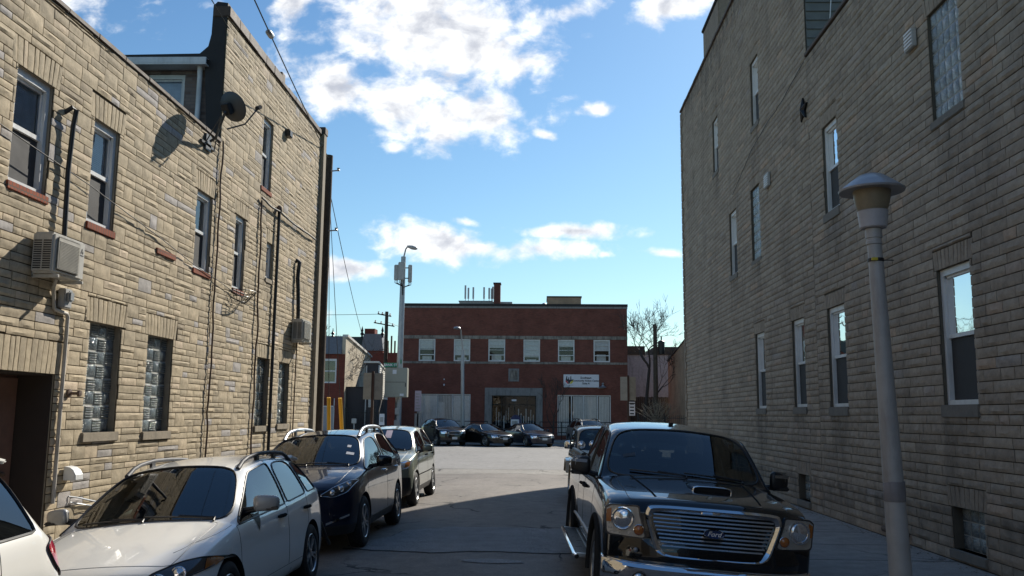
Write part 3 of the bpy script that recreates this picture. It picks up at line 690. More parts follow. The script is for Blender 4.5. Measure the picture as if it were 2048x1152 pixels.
# wall of the tall part above the near roof
mpN=lambda u,z,d:(u,18.13-d,z)
w=MB(); wallplane(w,mpN,RX+.02,13,8.6,14.0,[(6.55,7.25,9.6,12.2)],.2)
k=0; z=8.7
while z<13.9:
    for (a,b) in clip((RX+.03,13,z,z+.2),[(6.5,7.3,9.55,12.25)]) and [(c_[0],c_[1]) for c_ in clip((RX+.03,13,z,z+.2),[(6.5,7.3,9.55,12.25)])]:
        w.add([(a,18.128,z+.2),(b,18.128,z+.2),(b,18.10,z),(a,18.10,z),(a,18.128,z),(b,18.128,z)],[(0,1,2,3),(3,2,5,4)])
    z+=.2
w.build('roof_storey_wall',M['mortR'] if False else P('dark green grey siding',(.13,.14,.13),.7),F)
dhung(F,mpN,6.55,7.25,9.6,12.2,rec=.05,lower='none',blinds=False)
c=MB()
for i in range(28):
    y0=18.13+i*.6; y1=min(34.5,y0+.6)
    if y1>y0: c.box(RX-.06-.008*random.random(),RX+.35,y0,y1-.004,13.97,14.06+.012*random.random())
c.build('coping',M['cap'],F,bevel=.012)
c=MB(); c.box(RX+.35,13,18.3,34.2,13.3,13.4); c.build('roof',M['tar'],F)
ch=MB(); ch.box(RX+.02,RX+.75,27.0,29.6,13.9,15.15); c_=ch.build('chimney',M['stoneR'],F,bevel=.03)
ch=MB(); ch.box(RX-.03,RX+.8,26.95,29.65,15.15,15.27); ch.build('chimney_cap',M['tar'],c_,bevel=.03)
for h in (far[0],far[1],far[3],far[4],far[5]): dhung(F,mpR,*h,rec=.05,blinds=False,curtain=True,sill=('trimgrey',.15,.04))
gblocks(F,mpR,*far[2],.06,4,8,('trimgrey',.12,.03),pat=False); gblocks(F,mpR,*far[6],.14,4,3,('trimgrey',.12,.05),pat=False)
g=MB(); 
st=[]
for k in range(10):
    a=PI/2+k*PI/5; rr=.27 if k%2==0 else .11; st.append((rr*math.cos(a),rr*math.sin(a)))
vs=[(RX-.06,18.33+p[0],8.38+p[1]) for p in st]+[(RX-.12,18.33,8.38)]+[(RX-.02,18.33+p[0],8.38+p[1]) for p in st]
g.add(vs,[(k,(k+1)%10,10) for k in range(10)]+[(k,11+k,11+(k+1)%10,(k+1)%10) for k in range(10)])
tag(g.build('star_anchor',M['blackm'],fixn=True),'dark five pointed star anchor plate high on the right wall','wall anchor')
for (y0,y1,z0,z1,l) in ((12.73,13.05,7.4,7.68,'small grey metal vent flap high on the right wall beside the top glass block window'),(21.2,21.6,7.5,7.84,'small white framed vent high on the far part of the right wall')):
    A=thing('wall_vent',l,'vent',(RX,y0,z0)); g=MB(); g.box(RX-.09,RX-.03,y0,y1,z0,z1); f=g.build('vent_frame',M['greypaint'],A,bevel=.008)
    g=MB()
    for k in range(5): g.box(RX-.105,RX-.09,y0+.03,y1-.03,z0+.03+k*.055,z0+.055+k*.055)
    g.build('louvres',M['white'],A)
pipe('wall_cable','thin dark cable sagging diagonally down the right wall from the roof terrace',[(RX-.05,18.2,9.4),(RX-.05,18.9,9.3),(RX-.05,20,9.15),(RX-.05,21.2,9.1),(RX-.05,23,8.9),(RX-.05,25.3,8.3)],.007,'cable','cable',wob=.03)
pipe('loose_wire','pale loose wire dangling on the roof terrace wall at top right',[(6.15,18.05,10.75),(6.1,18.02,10.3),(6.16,18.04,9.95),(6.12,18.03,9.7)],.012,'white','wire')
pipe('foundation_rods','short dark pipe stub at the foot of the right wall',[(RX-.06,14.0,.16),(RX-.06,14.9,.16)],.05,'rust','pipe')
# ---------------- lamp post
A=thing('street_lamp','grey pedestrian lamp post with wide conical cap and yellowed globe on the right pavement','street lamp',(3.0,7.7,.02))
def lc(z): return (3.0-.11*(z/3.9),7.7)
g=MB(); zs=[.02,.5,1.2,2,2.8,3.42]; g.tube([(*lc(z),z) for z in zs],[.098,.092,.085,.075,.066,.060],20); pole=g.build('pole',M['greypaint'],A,smooth=50)
g=MB(); g.lathe([(.16,0),(.16,.03),(.11,.06),(.10,.10)],(3.0,7.7,.02),20); g.build('base_flange',M['greypaint'],A,smooth=40)
cx,cy=lc(3.5)
g=MB(); g.lathe([(.062,0),(.068,.005),(.068,.03),(.063,.035),(.063,.055),(.07,.06),(.07,.14),(.062,.145)],(cx,cy,3.40),20); g.build('collar',M['greypaint'],A,smooth=30)
g=MB(); g.lathe([(.10,0),(.112,.01),(.128,.15),(.132,.155),(.12,.157)],(cx,cy,3.545),28); g.build('cup',P('pale lamp cup',(.42,.42,.44),.45),A,smooth=30)
g=MB(); g.lathe([(.11,0),(.132,.04),(.150,.11),(.158,.18),(.158,.215)],(cx,cy,3.69),28); g.build('globe',M['amberglobe'],A,smooth=60)
g=MB(); g.lathe([(.10,-.02),(.272,-.028),(.278,-.012),(.20,.05),(.11,.115),(.06,.125),(.06,.135),(.0,.14)],(cx,cy,3.90),40); g.build('cap',M['lampcap'],A,smooth=25)
g=MB(); g.lathe([(.0655,0),(.068,.002),(.068,.028),(.0655,.03)],(*lc(3.27),3.25),20); g.box(cx+.03,cx+.16,cy-.006,cy+.006,3.262,3.27); bnd=g.build('band',M['black'],A)
g=MB(); g.box(cx-.055,cx-.003,cy-.078,cy-.062,3.252,3.278); g.build('tag_label',P('yellow tag',(.6,.5,.05),.5),bnd,bevel=.003)
# ---------------- utility pole with guys, wires
A=thing('utility_pole','dark leaning wooden utility pole at the far corner of the left building','utility pole',(-6.1,25.4,0))
g=MB(); g.tube([(-6.36,25.4,.1),(-6.36,25.4,3),(-6.335,25.4,6),(-6.31,25.4,9.5)],[.20,.18,.155,.13],18); g.build('pole',M['wood'],A,smooth=60)
g=MB()
for z in (9.0,7.2): g.tube([(-6.2,25.3,z),(-6.0,25.3,z+.02)],.02,6); g.lathe([(.03,0),(.05,.03),(.03,.06),(.05,.09),(0,.1)],(-5.98,25.3,z),8)
g.build('insulators',M['galv'],A)
for k,(gx,gy,lab) in enumerate([(-6.47,27.6,'left yellow guy wire guard beside the utility pole'),(-6.22,28.6,'right yellow guy wire guard beside the utility pole')]):
    G_=thing('guy_wire',lab.replace('guy wire guard','plastic guy wire guard'),'guy wire',(gx,gy,.1),group='guy wires of the corner pole')
    top=Vector((-6.3,25.5,9.2-.5*k)); bt=Vector((gx,gy,.1)); dv=(top-bt)
    e=bt+dv*(2.3/dv.z)
    g=MB(); g.tube([bt,e],.06,12); g.build('guard',M['yellow'],G_,smooth=50)
    g=MB(); g.tube([e,top],.010,5); g.build('wire',M['cable'],G_)
def wire(name,label,a,b,sag,r,n=20,w=0):
    a=Vector(a);b=Vector(b); g=MB(); g.tube([a.lerp(b,i/n)-Vector((0,0,sag*4*(i/n)*(1-i/n))) for i in range(n+1)],r,5)
    return tag(g.build(name,M['cable'],smooth=60),label,'wire')
wire('overhead_wire','overhead wire carrying a splice box, crossing the sky to the corner utility pole',(-3.5,0,9.35),(-6.28,25.3,9.38),.16,.013)
A=thing('wire_splice','small grey splice box clamped on the overhead wire','splice box',(-5.29,16.3,9.2)); g=MB(); g.lathe([(.0,-.02),(.03,0),(.06,.04),(.06,.24),(.03,.28),(0,.3)],(-5.30,16.45,9.23),10,0,Matrix.Rotation(PI/2,3,'X')); g.build('case',M['galv'],A,smooth=40)
wire('overhead_wire','overhead wire that ends on the parapet of the tall formstone building',(-4.36,0,9.3),(-6.2,16.6,9.45),.15,.010)
wire('overhead_wire','long overhead wire dropping from the corner pole across the side street',(-6.3,25.5,8.6),(-11.9,62.2,5.6),.5,.012)

A=thing('repair_sleeve','darker worn repair patch clamped round the grey lamp post at chest height','clamp',(2.96,7.7,1.2))
g=MB(); g.lathe([(.0865,0),(.0885,.004),(.0875,.16),(.085,.165)],(2.966,7.7,1.22),20,caps=False); g.build('sleeve',P('dull patch metal',(.24,.23,.235),.6,dirt=((.12,.11,.10),.6)),A,smooth=40)
# ---------------- far side of the cross street
D=68.0
A=thing('brick_building','long two storey dark red brick community centre across the cross street','building',(-2,D,0))
holes=[(a,b,6.0,7.70) for a,b in ((-9.33,-8.06),(-6.63,-5.37),(-3.98,-2.69),(-1.29,-.02),(1.35,2.61),(4.06,5.31))]+[(-9.31,-5.29,.55,3.5),(-3.66,-.30,.12,3.41),(1.32,5.35,.55,3.5)]
mpC=lambda u,z,d:(u,D-d,z)
w=MB(); wallplane(w,mpC,-10.6,6.64,0,10.25,holes,.25)
w.box(-10.6,-10.35,D+.001,82,0,10.2); w.box(6.39,6.64,D+.001,82,0,10.2); w.box(-10.6,6.64,82,82.2,0,10.2); w.build('wall',M['brick'],A)
g=MB(); g.box(-10.63,6.67,D-.04,D+.3,10.10,10.25); g.box(6.3,6.67,D+.3,82,10.1,10.25); g.build('coping',M['limestone'],A,bevel=.01)
g=MB(); g.box(-10.65,6.69,D-.06,D+.35,10.25,10.45); g.box(-10.6,6.64,D+.35,82,10.0,10.1); g.build('roof',M['tar'],A)
g=MB(); g.box(-10.61,6.65,D-.03,D+.02,7.72,7.97); g.build('upper_band',M['band'],A)
g=MB(); g.box(-10.61,6.65,D-.03,D+.02,5.82,5.98); g.build('lower_band',M['band'],A)
for i,(a,b) in enumerate([h[:2] for h in holes[:6]]):
    f=MB(); q=.09
    def fb(u0,u1,z0,z1,dp=.08): f.box(u0,u1,D+.03,D+.03+dp,z0,z1)
    fb(a,a+q,6.0,7.7);fb(b-q,b,6.0,7.7);fb(a+q,b-q,7.6,7.7);fb(a+q,b-q,6.0,6.1)
    for zz in ((6.47,6.53),(6.87,6.90),(7.24,7.27)): fb(a+q,b-q,zz[0],zz[1])
    win=f.build('window',M['white'],A)
    p=MB(); p.add([(a+q,D+.07,6.1),(b-q,D+.07,6.1),(b-q,D+.07,7.6),(a+q,D+.07,7.6)],[(0,1,2,3)]); p.build('pane',M['glassclear'],win)
    p=MB(); 
    p.box(a+q,b-q,D+.16,D+.18,[6.95,6.55,7.05,6.35,7.15,6.85][i],7.6)
    p.box(a+.25,b-.3,D+.3,D+.32,6.12,[6.4,6.3,6.5,6.2,6.45,6.6][i])
    p.build('blinds',M['blind'],win)
    p=MB(); p.box(a-.01,b+.01,D+.6,D+.62,5.9,7.8); p.build('dark_room',M['dark'],win)
# plaque
g=MB(); g.box(-2.42,-1.61,D-.05,D+.01,4.49,5.47); pl=g.build('plaque',M['limestone'],A,bevel=.015); g=MB(); g.box(-2.30,-1.73,D-.065,D-.05,4.62,5.34); g.build('plaque_relief',M['band'],pl,bevel=.01)
# entrance
g=MB(); g.box(-4.2,.19,D-.12,D+.02,3.41,4.0); g.box(-4.2,-3.66,D-.12,D+.02,.12,3.41); g.box(-.30,.19,D-.12,D+.02,.12,3.41); g.build('entrance_surround',M['limestone'],A,bevel=.02)
f=MB()
for u in (-3.66,-2.95,-1.98,-1.02,-.36): f.box(u,u+.06,D+.06,D+.14,.12,3.41)
for z in (.9,2.7,3.35): f.box(-3.6,-.36,D+.07,D+.13,z,z+.06)
ent=f.build('entrance_doors',M['blackm'],A)
p=MB(); p.add([(-3.6,D+.1,.12),(-.36,D+.1,.12),(-.36,D+.1,3.38),(-3.6,D+.1,3.38)],[(0,1,2,3)]); p.build('pane',M['glassclear'],ent)
p=MB(); p.box(-3.66,-.3,D+3,D+3.02,.1,3.4); p.build('dark_room',M['dark'],ent)
p=MB(); random.seed(11)
for k in range(16): 
    u=-3.4+k*.19; p.box(u,u+random.uniform(.03,.12),D+1.2,D+1.25,random.uniform(.9,1.4),random.uniform(1.6,2.6))
p.build('lobby_display',M['blind'],ent)
p=MB(); p.box(-2.15,-1.8,D+.02,D+.04,3.0,3.14); p.build('door_number',M['signwhite'],ent)
# shop windows
def shop(a,b,xs,blind,hb,panels=()):
    f=MB(); f.box(a,b,D+.05,D+.15,3.42,3.5); f.box(a,b,D+.05,D+.15,.55,.63)
    for x_ in xs: f.box(x_-.035,x_+.035,D+.05,D+.15,.63,3.42)
    for (u0,u1,z) in hb: f.box(u0,u1,D+.07,D+.13,z,z+.05)
    w_=f.build('shop_window',M['white'],A)
    p=MB(); p.add([(a,D+.1,.6),(b,D+.1,.6),(b,D+.1,3.45),(a,D+.1,3.45)],[(0,1,2,3)]); p.build('pane',M['glassclear'],w_)
    p=MB()
    for (u0,u1,z0,z1) in panels: p.box(u0,u1,D+.13,D+.14,z0,z1)
    if panels: p.build('painted_panels',M['whitepanel'],w_)
    p=MB()
    for (u0,u1,z0,z1) in blind:
        n=int((u1-u0)/.11)
        for k in range(n):
            uu=u0+(u1-u0)*k/n; p.obox(Vector((uu+.05,D+.17,(z0+z1)/2)),(.105,.006,z1-z0),Matrix.Rotation(.25,3,'Z'))
    p.build('vertical_blinds',M['whitepanel'],w_)
    p=MB(); p.box(a,b,D+.9,D+.92,.5,3.5); p.build('dark_room',M['dark'],w_)
shop(-9.31,-5.29,(-9.27,-7.85,-6.65,-5.33),[(-7.8,-6.7,1.0,3.4)],[(-9.27,-7.85,1.35),(-6.65,-5.33,1.35),(-6.65,-5.33,1.9),(-6.65,-5.33,2.5),(-6.65,-5.33,3.0)],panels=[(-9.22,-7.9,.65,3.4),(-6.6,-5.38,.65,3.4),(-7.8,-7.3,.65,2.9)])
shop(1.32,5.35,(1.36,2.38,3.30,4.35,5.31),[(1.45,2.2,.7,3.4),(2.5,4.3,.7,3.4),(4.45,5.25,.7,3.4)],[(1.36,5.31,1.25)])
g=MB(); g.box(-9.32,-5.27,D+.0,D+.05,.30,.55); g.box(1.3,5.37,D-.03,D+.05,.45,.55); g.build('shop_sills',M['limestone'],A)
g=MB(); g.box(4.35,4.85,D-.012,D-.002,4.02,4.05); g.build('sign_conduit',M['greypaint'],A)
g=MB(); g.lathe([(.28,0),(.26,.03),(.1,.12),(.07,.2),(0,.22)],(4.75,D-.18,4.08),14); g.box(4.72,4.78,D-.18,D,4.14,4.18); g.lathe([(0,.2),(.09,.24),(.1,.32),(0,.38)],(4.75,D-.18,4.08),10); g.build('wall_light',M['galv'],A)
g=MB(); g.lathe([(0,0),(.06,.04),(.06,.14),(0,.18)],(-6.6-5.62+4.9,D-.08,4.1),8); g.lathe([(0,0),(.05,.03),(.05,.10),(0,.12)],(-7.32,D-.08,4.55),8); g.build('security_lamp',M['signwhite'],A)
# rooftop
g=MB(); g.box(-3.77,-3.25,71,71.8,10.4,12.45); ch=g.build('chimney',M['brick'],A); g=MB(); g.box(-3.82,-3.2,70.95,71.85,12.45,12.55); g.build('chimney_cap',M['tar'],ch)
g=MB(); g.box(.55,3.3,72,75,10.3,11.5); ph=g.build('penthouse',M['bricktan'],A); g=MB(); g.box(.5,3.36,71.95,75.05,11.5,11.6); g.build('penthouse_cap',M['tar'],ph)
g=MB(); g.lathe([(.16,0),(.16,.3),(.34,.34),(.1,.5),(0,.52)],(.3,71,10.4),12); g.build('roof_ventilator',M['galv'],A)
g=MB(); g.box(-6.6,-2.3,71.5,74.5,10.4,11.05); g.box(-6.65,-3.9,71.4,74.5,11.05,11.12); g.build('antenna_platform',M['greypaint'],A)
for k,(ax,az,h_) in enumerate([(-6.15,11.1,1.35),(-5.9,11.1,1.15),(-5.5,11.1,1.2),(-4.62,11.1,1.2),(-4.2,11.1,1.15),(-4.0,11.1,1.1),(-3.9,11.1,1.25)]):
    g=MB(); g.tube([(ax,72,az-.2),(ax,72,az+.3)],.03,6); g.box(ax-.07,ax+.07,71.9,72.05,az+.25,az+h_); g.build('antenna',M['galv'],A)
# sign on the facade
S=thing('facade_sign','white community action centre sign with coloured logo on the brick facade','sign',(3.1,D-.06,4.5))
g=MB(); g.box(1.77,4.46,D-.09,D-.01,4.08,5.05); g.build('panel',M['signwhite'],S,bevel=.012)
for t_,z_,s_ in (('Southeast',4.80,.21),('Community Action Center',4.58,.185),('Suite A',4.37,.19)): text('lettering',t_,s_,(3.47,D-.094,z_),FRONT,M['ink'],S,bold=.006)
lg=[('logo',M['ink'],[[(1.93,4.62),(2.0,4.92),(2.05,4.90),(2.06,4.7),(2.12,4.68),(2.16,4.86),(2.2,4.85),(2.2,4.66),(2.28,4.64),(2.3,4.9),(2.35,4.93),(2.37,4.66),(2.48,4.68),(2.5,4.62),(2.3,4.5),(2.2,4.34),(2.15,4.36),(2.12,4.5)]]),
('logo_accent',P('logo red',(.55,.05,.05),.5),[[(1.9,4.55),(2.0,4.6),(2.12,4.46),(2.15,4.33),(2.06,4.36)]]),('logo_accent',P('logo yellow',(.7,.6,.08),.5),[[(2.22,4.33),(2.32,4.5),(2.55,4.68),(2.5,4.48),(2.38,4.36)]])]
for n_,m_,ps in lg:
    g=MB()
    for pl_ in ps: g.prism(pl_,lambda p,s_:(p[0],D-.0925-.003*(s_+(n_=='logo')),p[1]))
    g.build(n_,m_,S,fixn=True)
g=MB(); g.tube([(1.95+.05*k,D-.095,4.24+.015*math.sin(k*2.1)) for k in range(12)],.006,4); g.build('logo_script',M['ink'],S)
# ramp railing in front of the building
Rl=thing('ramp_railing','black iron ramp railing in front of the brick building','railing',(-2,66.5,.12))
g=MB()
for x0,x1 in ((-6.3,-3.9),(.0,6.4)):
    for z in (.55,.95,1.35): g.tube([(x0,66.6,z+.12),(x1,66.6,z+.12)],.03,6)
    n=int((x1-x0)/1.6)
    for k in range(n+1): g.tube([(x0+(x1-x0)*k/n,66.6,.12),(x0+(x1-x0)*k/n,66.6,1.5)],.035,6)
g.build('rails',M['blackm'],Rl)
# street lamp with arm, kiosk, parking sign
A=thing('street_lamp','tall galvanised street light with cobra head in front of the brick building','street lamp',(-5.3,61.6,.12))
g=MB(); g.tube([(-5.3,61.6,.12),(-5.38,61.6,5.6)],[.15,.11],12); g.tube([(-5.38,61.6,5.0),(-5.38,61.6,6.4)],[.13,.12],12); g.lathe([(.22,0),(.2,.4),(.15,.6)],(-5.3,61.6,.12),12); g.build('pole',M['galv'],A,smooth=40)
g=MB(); g.tube([(-5.38,61.6,6.3),(-5.46,61.5,7.1),(-5.52,61.3,7.75),(-5.6,61.1,7.85)],.05,8); g.build('arm',M['galv'],A,smooth=50)
g=MB(); g.lathe([(.05,0),(.2,.03),(.26,.1),(.2,.17),(.05,.2)],(-5.75,61.0,7.76),12); g.build('lamp_head',M['galv'],A,smooth=50)
A=thing('cell_tower_pole','tall grey pole with panel antennas and a cabinet left of the brick building','cell antenna pole',(-9.2,58.5,0))
g=MB(); g.tube([(-9.3,58.5,.1),(-9.2,58.5,12.4)],[.23,.16],14); g.build('pole',M['galv'],A,smooth=40)
g=MB(); g.tube([(-9.2,58.5,12.3),(-9.05,58.4,12.9),(-8.85,58.3,13.15)],.05,8); g.build('lamp_arm',M['galv'],A)
g=MB(); g.lathe([(0,-.35),(.13,-.25),(.2,0),(.17,.25),(.06,.38)],(-8.6,58.2,12.98),12,0,Matrix.Rotation(PI/2+.25,3,'Y')@Matrix.Scale(.7,3,(1,0,0))); g.build('lamp_head',M['greypaint'],A,smooth=50)
for x0,x1,y0,z0,z1 in ((-9.75,-9.45,58.1,10.75,11.8),(-9.45,-9.0,57.9,10.75,11.95),(-8.86,-8.6,58.4,10.65,11.85)):
    g=MB(); g.box(x0,x1,y0,y0+.2,z0,z1); a_=g.build('panel_antenna',M['greypaint'],A,bevel=.04,smooth=30)
    g=MB()
    for k in range(3): xx=x0+(x1-x0)*(.2+.3*k); g.tube([(xx,y0+.1,z0+.02),(xx,y0+.1,z0-.16),(-9.2,58.35,z0-.38)],.022,5)
    g.build('cable',M['cable'],a_)
g=MB(); g.box(-9.2,-8.8,58.4,58.46,11.6,11.66); g.box(-9.2,-8.8,58.4,58.46,10.9,10.96); g.tube([(-9.17,58.3,10.4),(-9.15,58.28,9.8)],.06,6); g.build('antenna_bracket',M['black'],A)
g=MB(); g.box(-10.05,-8.6,57.5,58.2,3.02,4.92); cb=g.build('cabinet',M['cabinet'],A,bevel=.03)
g=MB(); g.box(-10.0,-8.72,57.485,57.5,3.98,4.0); g.box(-8.72,-8.68,57.47,57.5,3.7,3.95); g.build('door_latch',M['black'],cb)
g=MB(); g.box(-9.55,-9.3,57.484,57.5,4.52,4.78); g.box(-9.05,-8.8,57.484,57.5,3.1,3.25); g.build('notice',M['signwhite'],cb)
g=MB(); g.box(-9.5,-9.1,58.2,58.45,1.0,1.55); g.box(-9.45,-9.15,58.15,58.4,1.9,2.35); g.build('meter_cabinet',M['galv'],A,bevel=.03)
g=MB(); g.box(-10.25,-9.4,58.25,58.28,4.98,5.28); sg=g.build('street_name_sign',M['green'],A); sg['label']='green street name sign reading BANK ST'
text('lettering','BANK ST',.22,(-9.83,58.243,5.13),FRONT,M['signwhite'],sg,bold=.006)
g=MB(); g.obox(Vector((-9.22,58.4,5.35)),(.03,.8,.26),Matrix.Rotation(.35,3,'Z')); sg2=g.build('street_name_sign',M['green'],A)
A=thing('parking_sign','faded pinkish parking sign on a grey post by the brick building','sign',(-9.35,61.5,.12))
g=MB(); g.box(-8.62,-8.18,61.45,61.48,2.15,3.55); pn=g.build('sign_panel',M['parksign'],A)
g=MB()
for k in range(6): g.box(-8.56,-8.56+random.uniform(.2,.34),61.44,61.449,2.3+k*.2,2.36+k*.2)
g.build('faded_print',M['greypaint'],pn)
g=MB(); g.box(-8.45,-8.35,61.49,61.55,.12,3.5); g.build('post',M['greypaint'],A)
g=MB(); g.box(-8.62,-8.2,61.49,61.7,.12,2.0); g.build('post_sleeve',M['galv'],A)
A=thing('notice_stand','white framed notice board on a post between the parked dark cars','sign',(-1.75,59.8,0))
g=MB(); g.box(-1.95,-1.40,60.0,60.06,1.25,1.66); f=g.build('frame',M['signwhite'],A,bevel=.01); g=MB(); g.box(-1.86,-1.49,59.985,60,1.33,1.57); g.build('panel',M['greypaint'],f)
g=MB(); g.tube([(-1.68,60.03,.0),(-1.68,60.03,1.25)],.05,8); g.build('post',M['galv'],A)
A=thing('mailbox','dark blue round topped mailbox behind the notice board','mailbox',(-1.6,61.6,.12))
g=MB(); pr=[(-2.0,.5),(-1.3,.5),(-1.3,1.62)]+[(-1.65+.35*math.cos(PI*k/8),1.62+.35*math.sin(PI*k/8)) for k in range(1,8)]+[(-2.0,1.62)]
g.prism(pr,lambda p,s_:(p[0],61.4+.55*s_,p[1])); g.build('body',P('postal blue',(.012,.02,.09),.4),A,bevel=.015,fixn=True)
g=MB()
for xx in (-1.97,-1.36):
    for yy in (61.42,61.88): g.box(xx,xx+.05,yy,yy+.05,.12,.5)
g.build('legs',M['blackm'],A)
# back-to-back signs at the near corners
def backsign(label,x,y,w_,z0,z1,lean=0,plates=None):
    A=thing('street_sign',label,'sign',(x,y,.12))
    g=MB(); g.box(x-.045,x+.045,y-.03,y+.03,.12,z1+.06); g.build('post',M['brownpost'],A)
    for k,(a,b) in enumerate(((x-w_/2-.02,x-.035),(x+.045,x+w_/2+.02))):
        g=MB(); g.obox(Vector(((a+b)/2,y-.03+.1*k,(z0+z1)/2)),(b-a,.012,z1-z0),Matrix.Rotation((.25 if k else -.25),3,'Z')); g.build('sign_back',M['signback'],A,bevel=.004)
    if plates:
        for (z2,z3,nl) in plates:
            g=MB(); g.box(x+.03,x+.26,y-.05,y-.035,z2,z3); p_=g.build('parking_plate',M['signwhite'],A)
            for q in range(nl): g=MB(); g.box(x+.06,x+.22,y-.056,y-.051,z2+.05+q*.13,z2+.10+q*.13); g.build('faded_print',M['ink'],p_)
backsign('pair of sign backs on a brown post at the left street corner',-5.87,31.2,.64,2.42,3.35)
backsign('pair of dark sign backs with parking plates above the pickup roof',3.55,36.2,.6,2.55,3.5,plates=[(2.88-.42,2.5,1),(1.95,2.42,4)])
# ---------------- houses on the far left
A=thing('brick_rowhouse','red brick rowhouse with grey mansard roof seen past the utility pole','building',(-16,62,0))
w=MB(); mpH=lambda u,z,d:(u,62-d,z); wallplane(w,mpH,-21,-13.66,0,6.08,[(-15.35,-14.25,4.05,5.75),(-15.2,-14.3,.12,3.0)],.2)
w.box(-21,-20.8,62.001,71,0,6.0); w.build('wall',M['brickhouse'],A)
g=MB(); g.prism([(62.001,0),(71.4,0),(71.4,6.0),(71.2,6.45),(62.001,7.32)],lambda p,s_:(-13.9+.24*s_,p[0],p[1])); g.build('gable_wall',M['cream'],A,fixn=True)
g=MB(); g.prism([(61.8,6.08),(62.4,7.38),(71.3,6.55),(71.3,6.08)],lambda p,s_:(-21+7.08*s_,p[0],p[1])); g.build('mansard_roof',M['slate'],A,fixn=True)
g=MB(); g.prism([(62.2,7.32),(71.4,6.45),(71.4,6.6),(62.2,7.48)],lambda p,s_:(-13.95+.4*s_,p[0],p[1])); g.build('gable_trim',M['siding'],A,fixn=True)
g=MB(); g.lathe([(.12,0),(.05,.1),(.14,.22),(.05,.34),(.015,.6),(0,.62)],(-14.7,62.4,7.35),10); g.build('roof_finial',M['blackm'],A)
f=MB(); 
f.box(-15.35,-15.25,62.02,62.1,4.05,5.75); f.box(-14.35,-14.25,62.02,62.1,4.05,5.75); f.box(-15.25,-14.35,62.02,62.1,4.85,4.93); f.box(-15.25,-14.35,62.02,62.1,4.05,4.15); f.box(-15.25,-14.35,62.02,62.1,5.6,5.75)
win=f.build('window',M['white'],A); p=MB(); p.box(-15.3,-14.3,62.12,62.14,4.05,5.75); p.build('pane',M['glass'],win); p=MB(); p.box(-15.3,-14.3,62.3,62.32,4.0,5.75); p.build('blinds',M['curtain'],win)
f=MB(); f.box(-15.15,-14.35,62.1,62.16,.14,2.4); dr=f.build('door',P('grey door',(.35,.35,.37),.5),A); f=MB(); f.box(-15.2,-14.3,62.05,62.18,2.4,2.48); f.box(-15.2,-15.13,62.05,62.18,.12,3.0); f.box(-14.37,-14.3,62.05,62.18,.12,3.0); f.build('door_frame',M['white'],dr)
A=thing('stucco_garage','low charcoal stucco outbuilding under the cream gable wall','building',(-12.7,62.5,0))
g=MB(); g.box(-13.64,-11.95,62.6,66.5,0,3.75); g.build('wall',M['stucco'],A); g=MB(); g.box(-13.66,-11.9,62.55,66.5,3.75,3.83); g.build('roof',M['tar'],A)
A=thing('siding_house','narrow house with white clapboard side above a dark base beside the utility cabinet','building',(-11.8,64,0))
g=MB(); g.prism([(62.4,0),(66.6,0),(66.6,4.9),(62.4,5.5)],lambda p,s_:(-12.3+.9*s_,p[0],p[1])); g.build('wall',M['stucco'],A,fixn=True)
g=MB()
for k in range(17):
    z=3.0+k*.14; ye=66.55 if z<4.85 else max(62.5,66.55-(z-4.85)*6.5); g.add([(-11.37,62.45,z),(-11.37,ye,z),(-11.395,ye,z+.14),(-11.395,62.45,z+.14),(-11.4,62.45,z),(-11.4,ye,z)],[(0,1,2,3),(4,5,1,0)])
g.build('clapboards',M['siding'],A)
g=MB(); g.prism([(62.3,5.5),(66.7,4.9),(66.7,5.02),(62.3,5.62)],lambda p,s_:(-12.4+1.08*s_,p[0],p[1])); g.build('roof_edge',M['siding'],A,fixn=True)
g=MB(); g.tube([(-12.2,62.35,.1),(-12.2,62.35,5.3)],.05,6); g.box(-12.0,-11.7,62.3,62.4,2.4,3.0); g.build('downspout',M['greypaint'],A)
A=thing('turreted_brick_building','distant red brick building with dark slate roofs and finials behind the cream gable','building',(-20,96,0))
g=MB(); g.box(-19.2,-16.9,95,104,0,8.7); g.box(-26,-19.2,96,104,0,9.0); g.box(-16.9,-14.6,97,104,0,8.0); g.build('wall',M['brickhouse'],A)
g=MB(); g.prism([(-26,8.9),(-19,8.9),(-19.2,10.25),(-25.5,10.25)],lambda p,s_:(p[0],95.8+8*s_,p[1])); g.build('slate_roof',M['darkslate'],A,fixn=True)
g=MB(); g.prism([(-19.25,8.7),(-16.85,8.7),(-17.1,10.5),(-19.0,10.5)],lambda p,s_:(p[0],94.9+4*s_,p[1])); g.build('turret_roof',M['slate'],A,fixn=True)
g=MB(); g.box(-19.0,-17.9,95.3,97,10.4,11.1); g.build('chimney',M['brickhouse'],A)
for xx in (-19.2,-17.0):
    g=MB(); g.lathe([(.15,0),(.1,.2),(.22,.4),(.08,.6),(.15,.75),(.02,1.2),(0,1.25)],(xx,95,10.1),10); g.build('roof_finial',M['blackm'],A)
A=thing('red_brick_gable_house','small distant brick house with rooftop pipes right of the turrets','building',(-14.5,88,0))
g=MB(); g.box(-16.4,-13.2,88,94,0,8.0); g.build('wall',M['brickhouse'],A)
g=MB()
for k in range(4): g.tube([(-15.2+.35*k,88.2,8),(-15.2+.35*k,88.2,9.2+.5*(k%2))],.09,6)
g.build('vent_pipes',M['rust'],A)
for o_ in list(sc.objects):
    if o_.parent is None and o_.name in ('brick_rowhouse','stucco_garage','siding_house'): o_.location=(o_.location.x*.903,o_.location.y*.903,.184); o_.scale=(.903,)*3
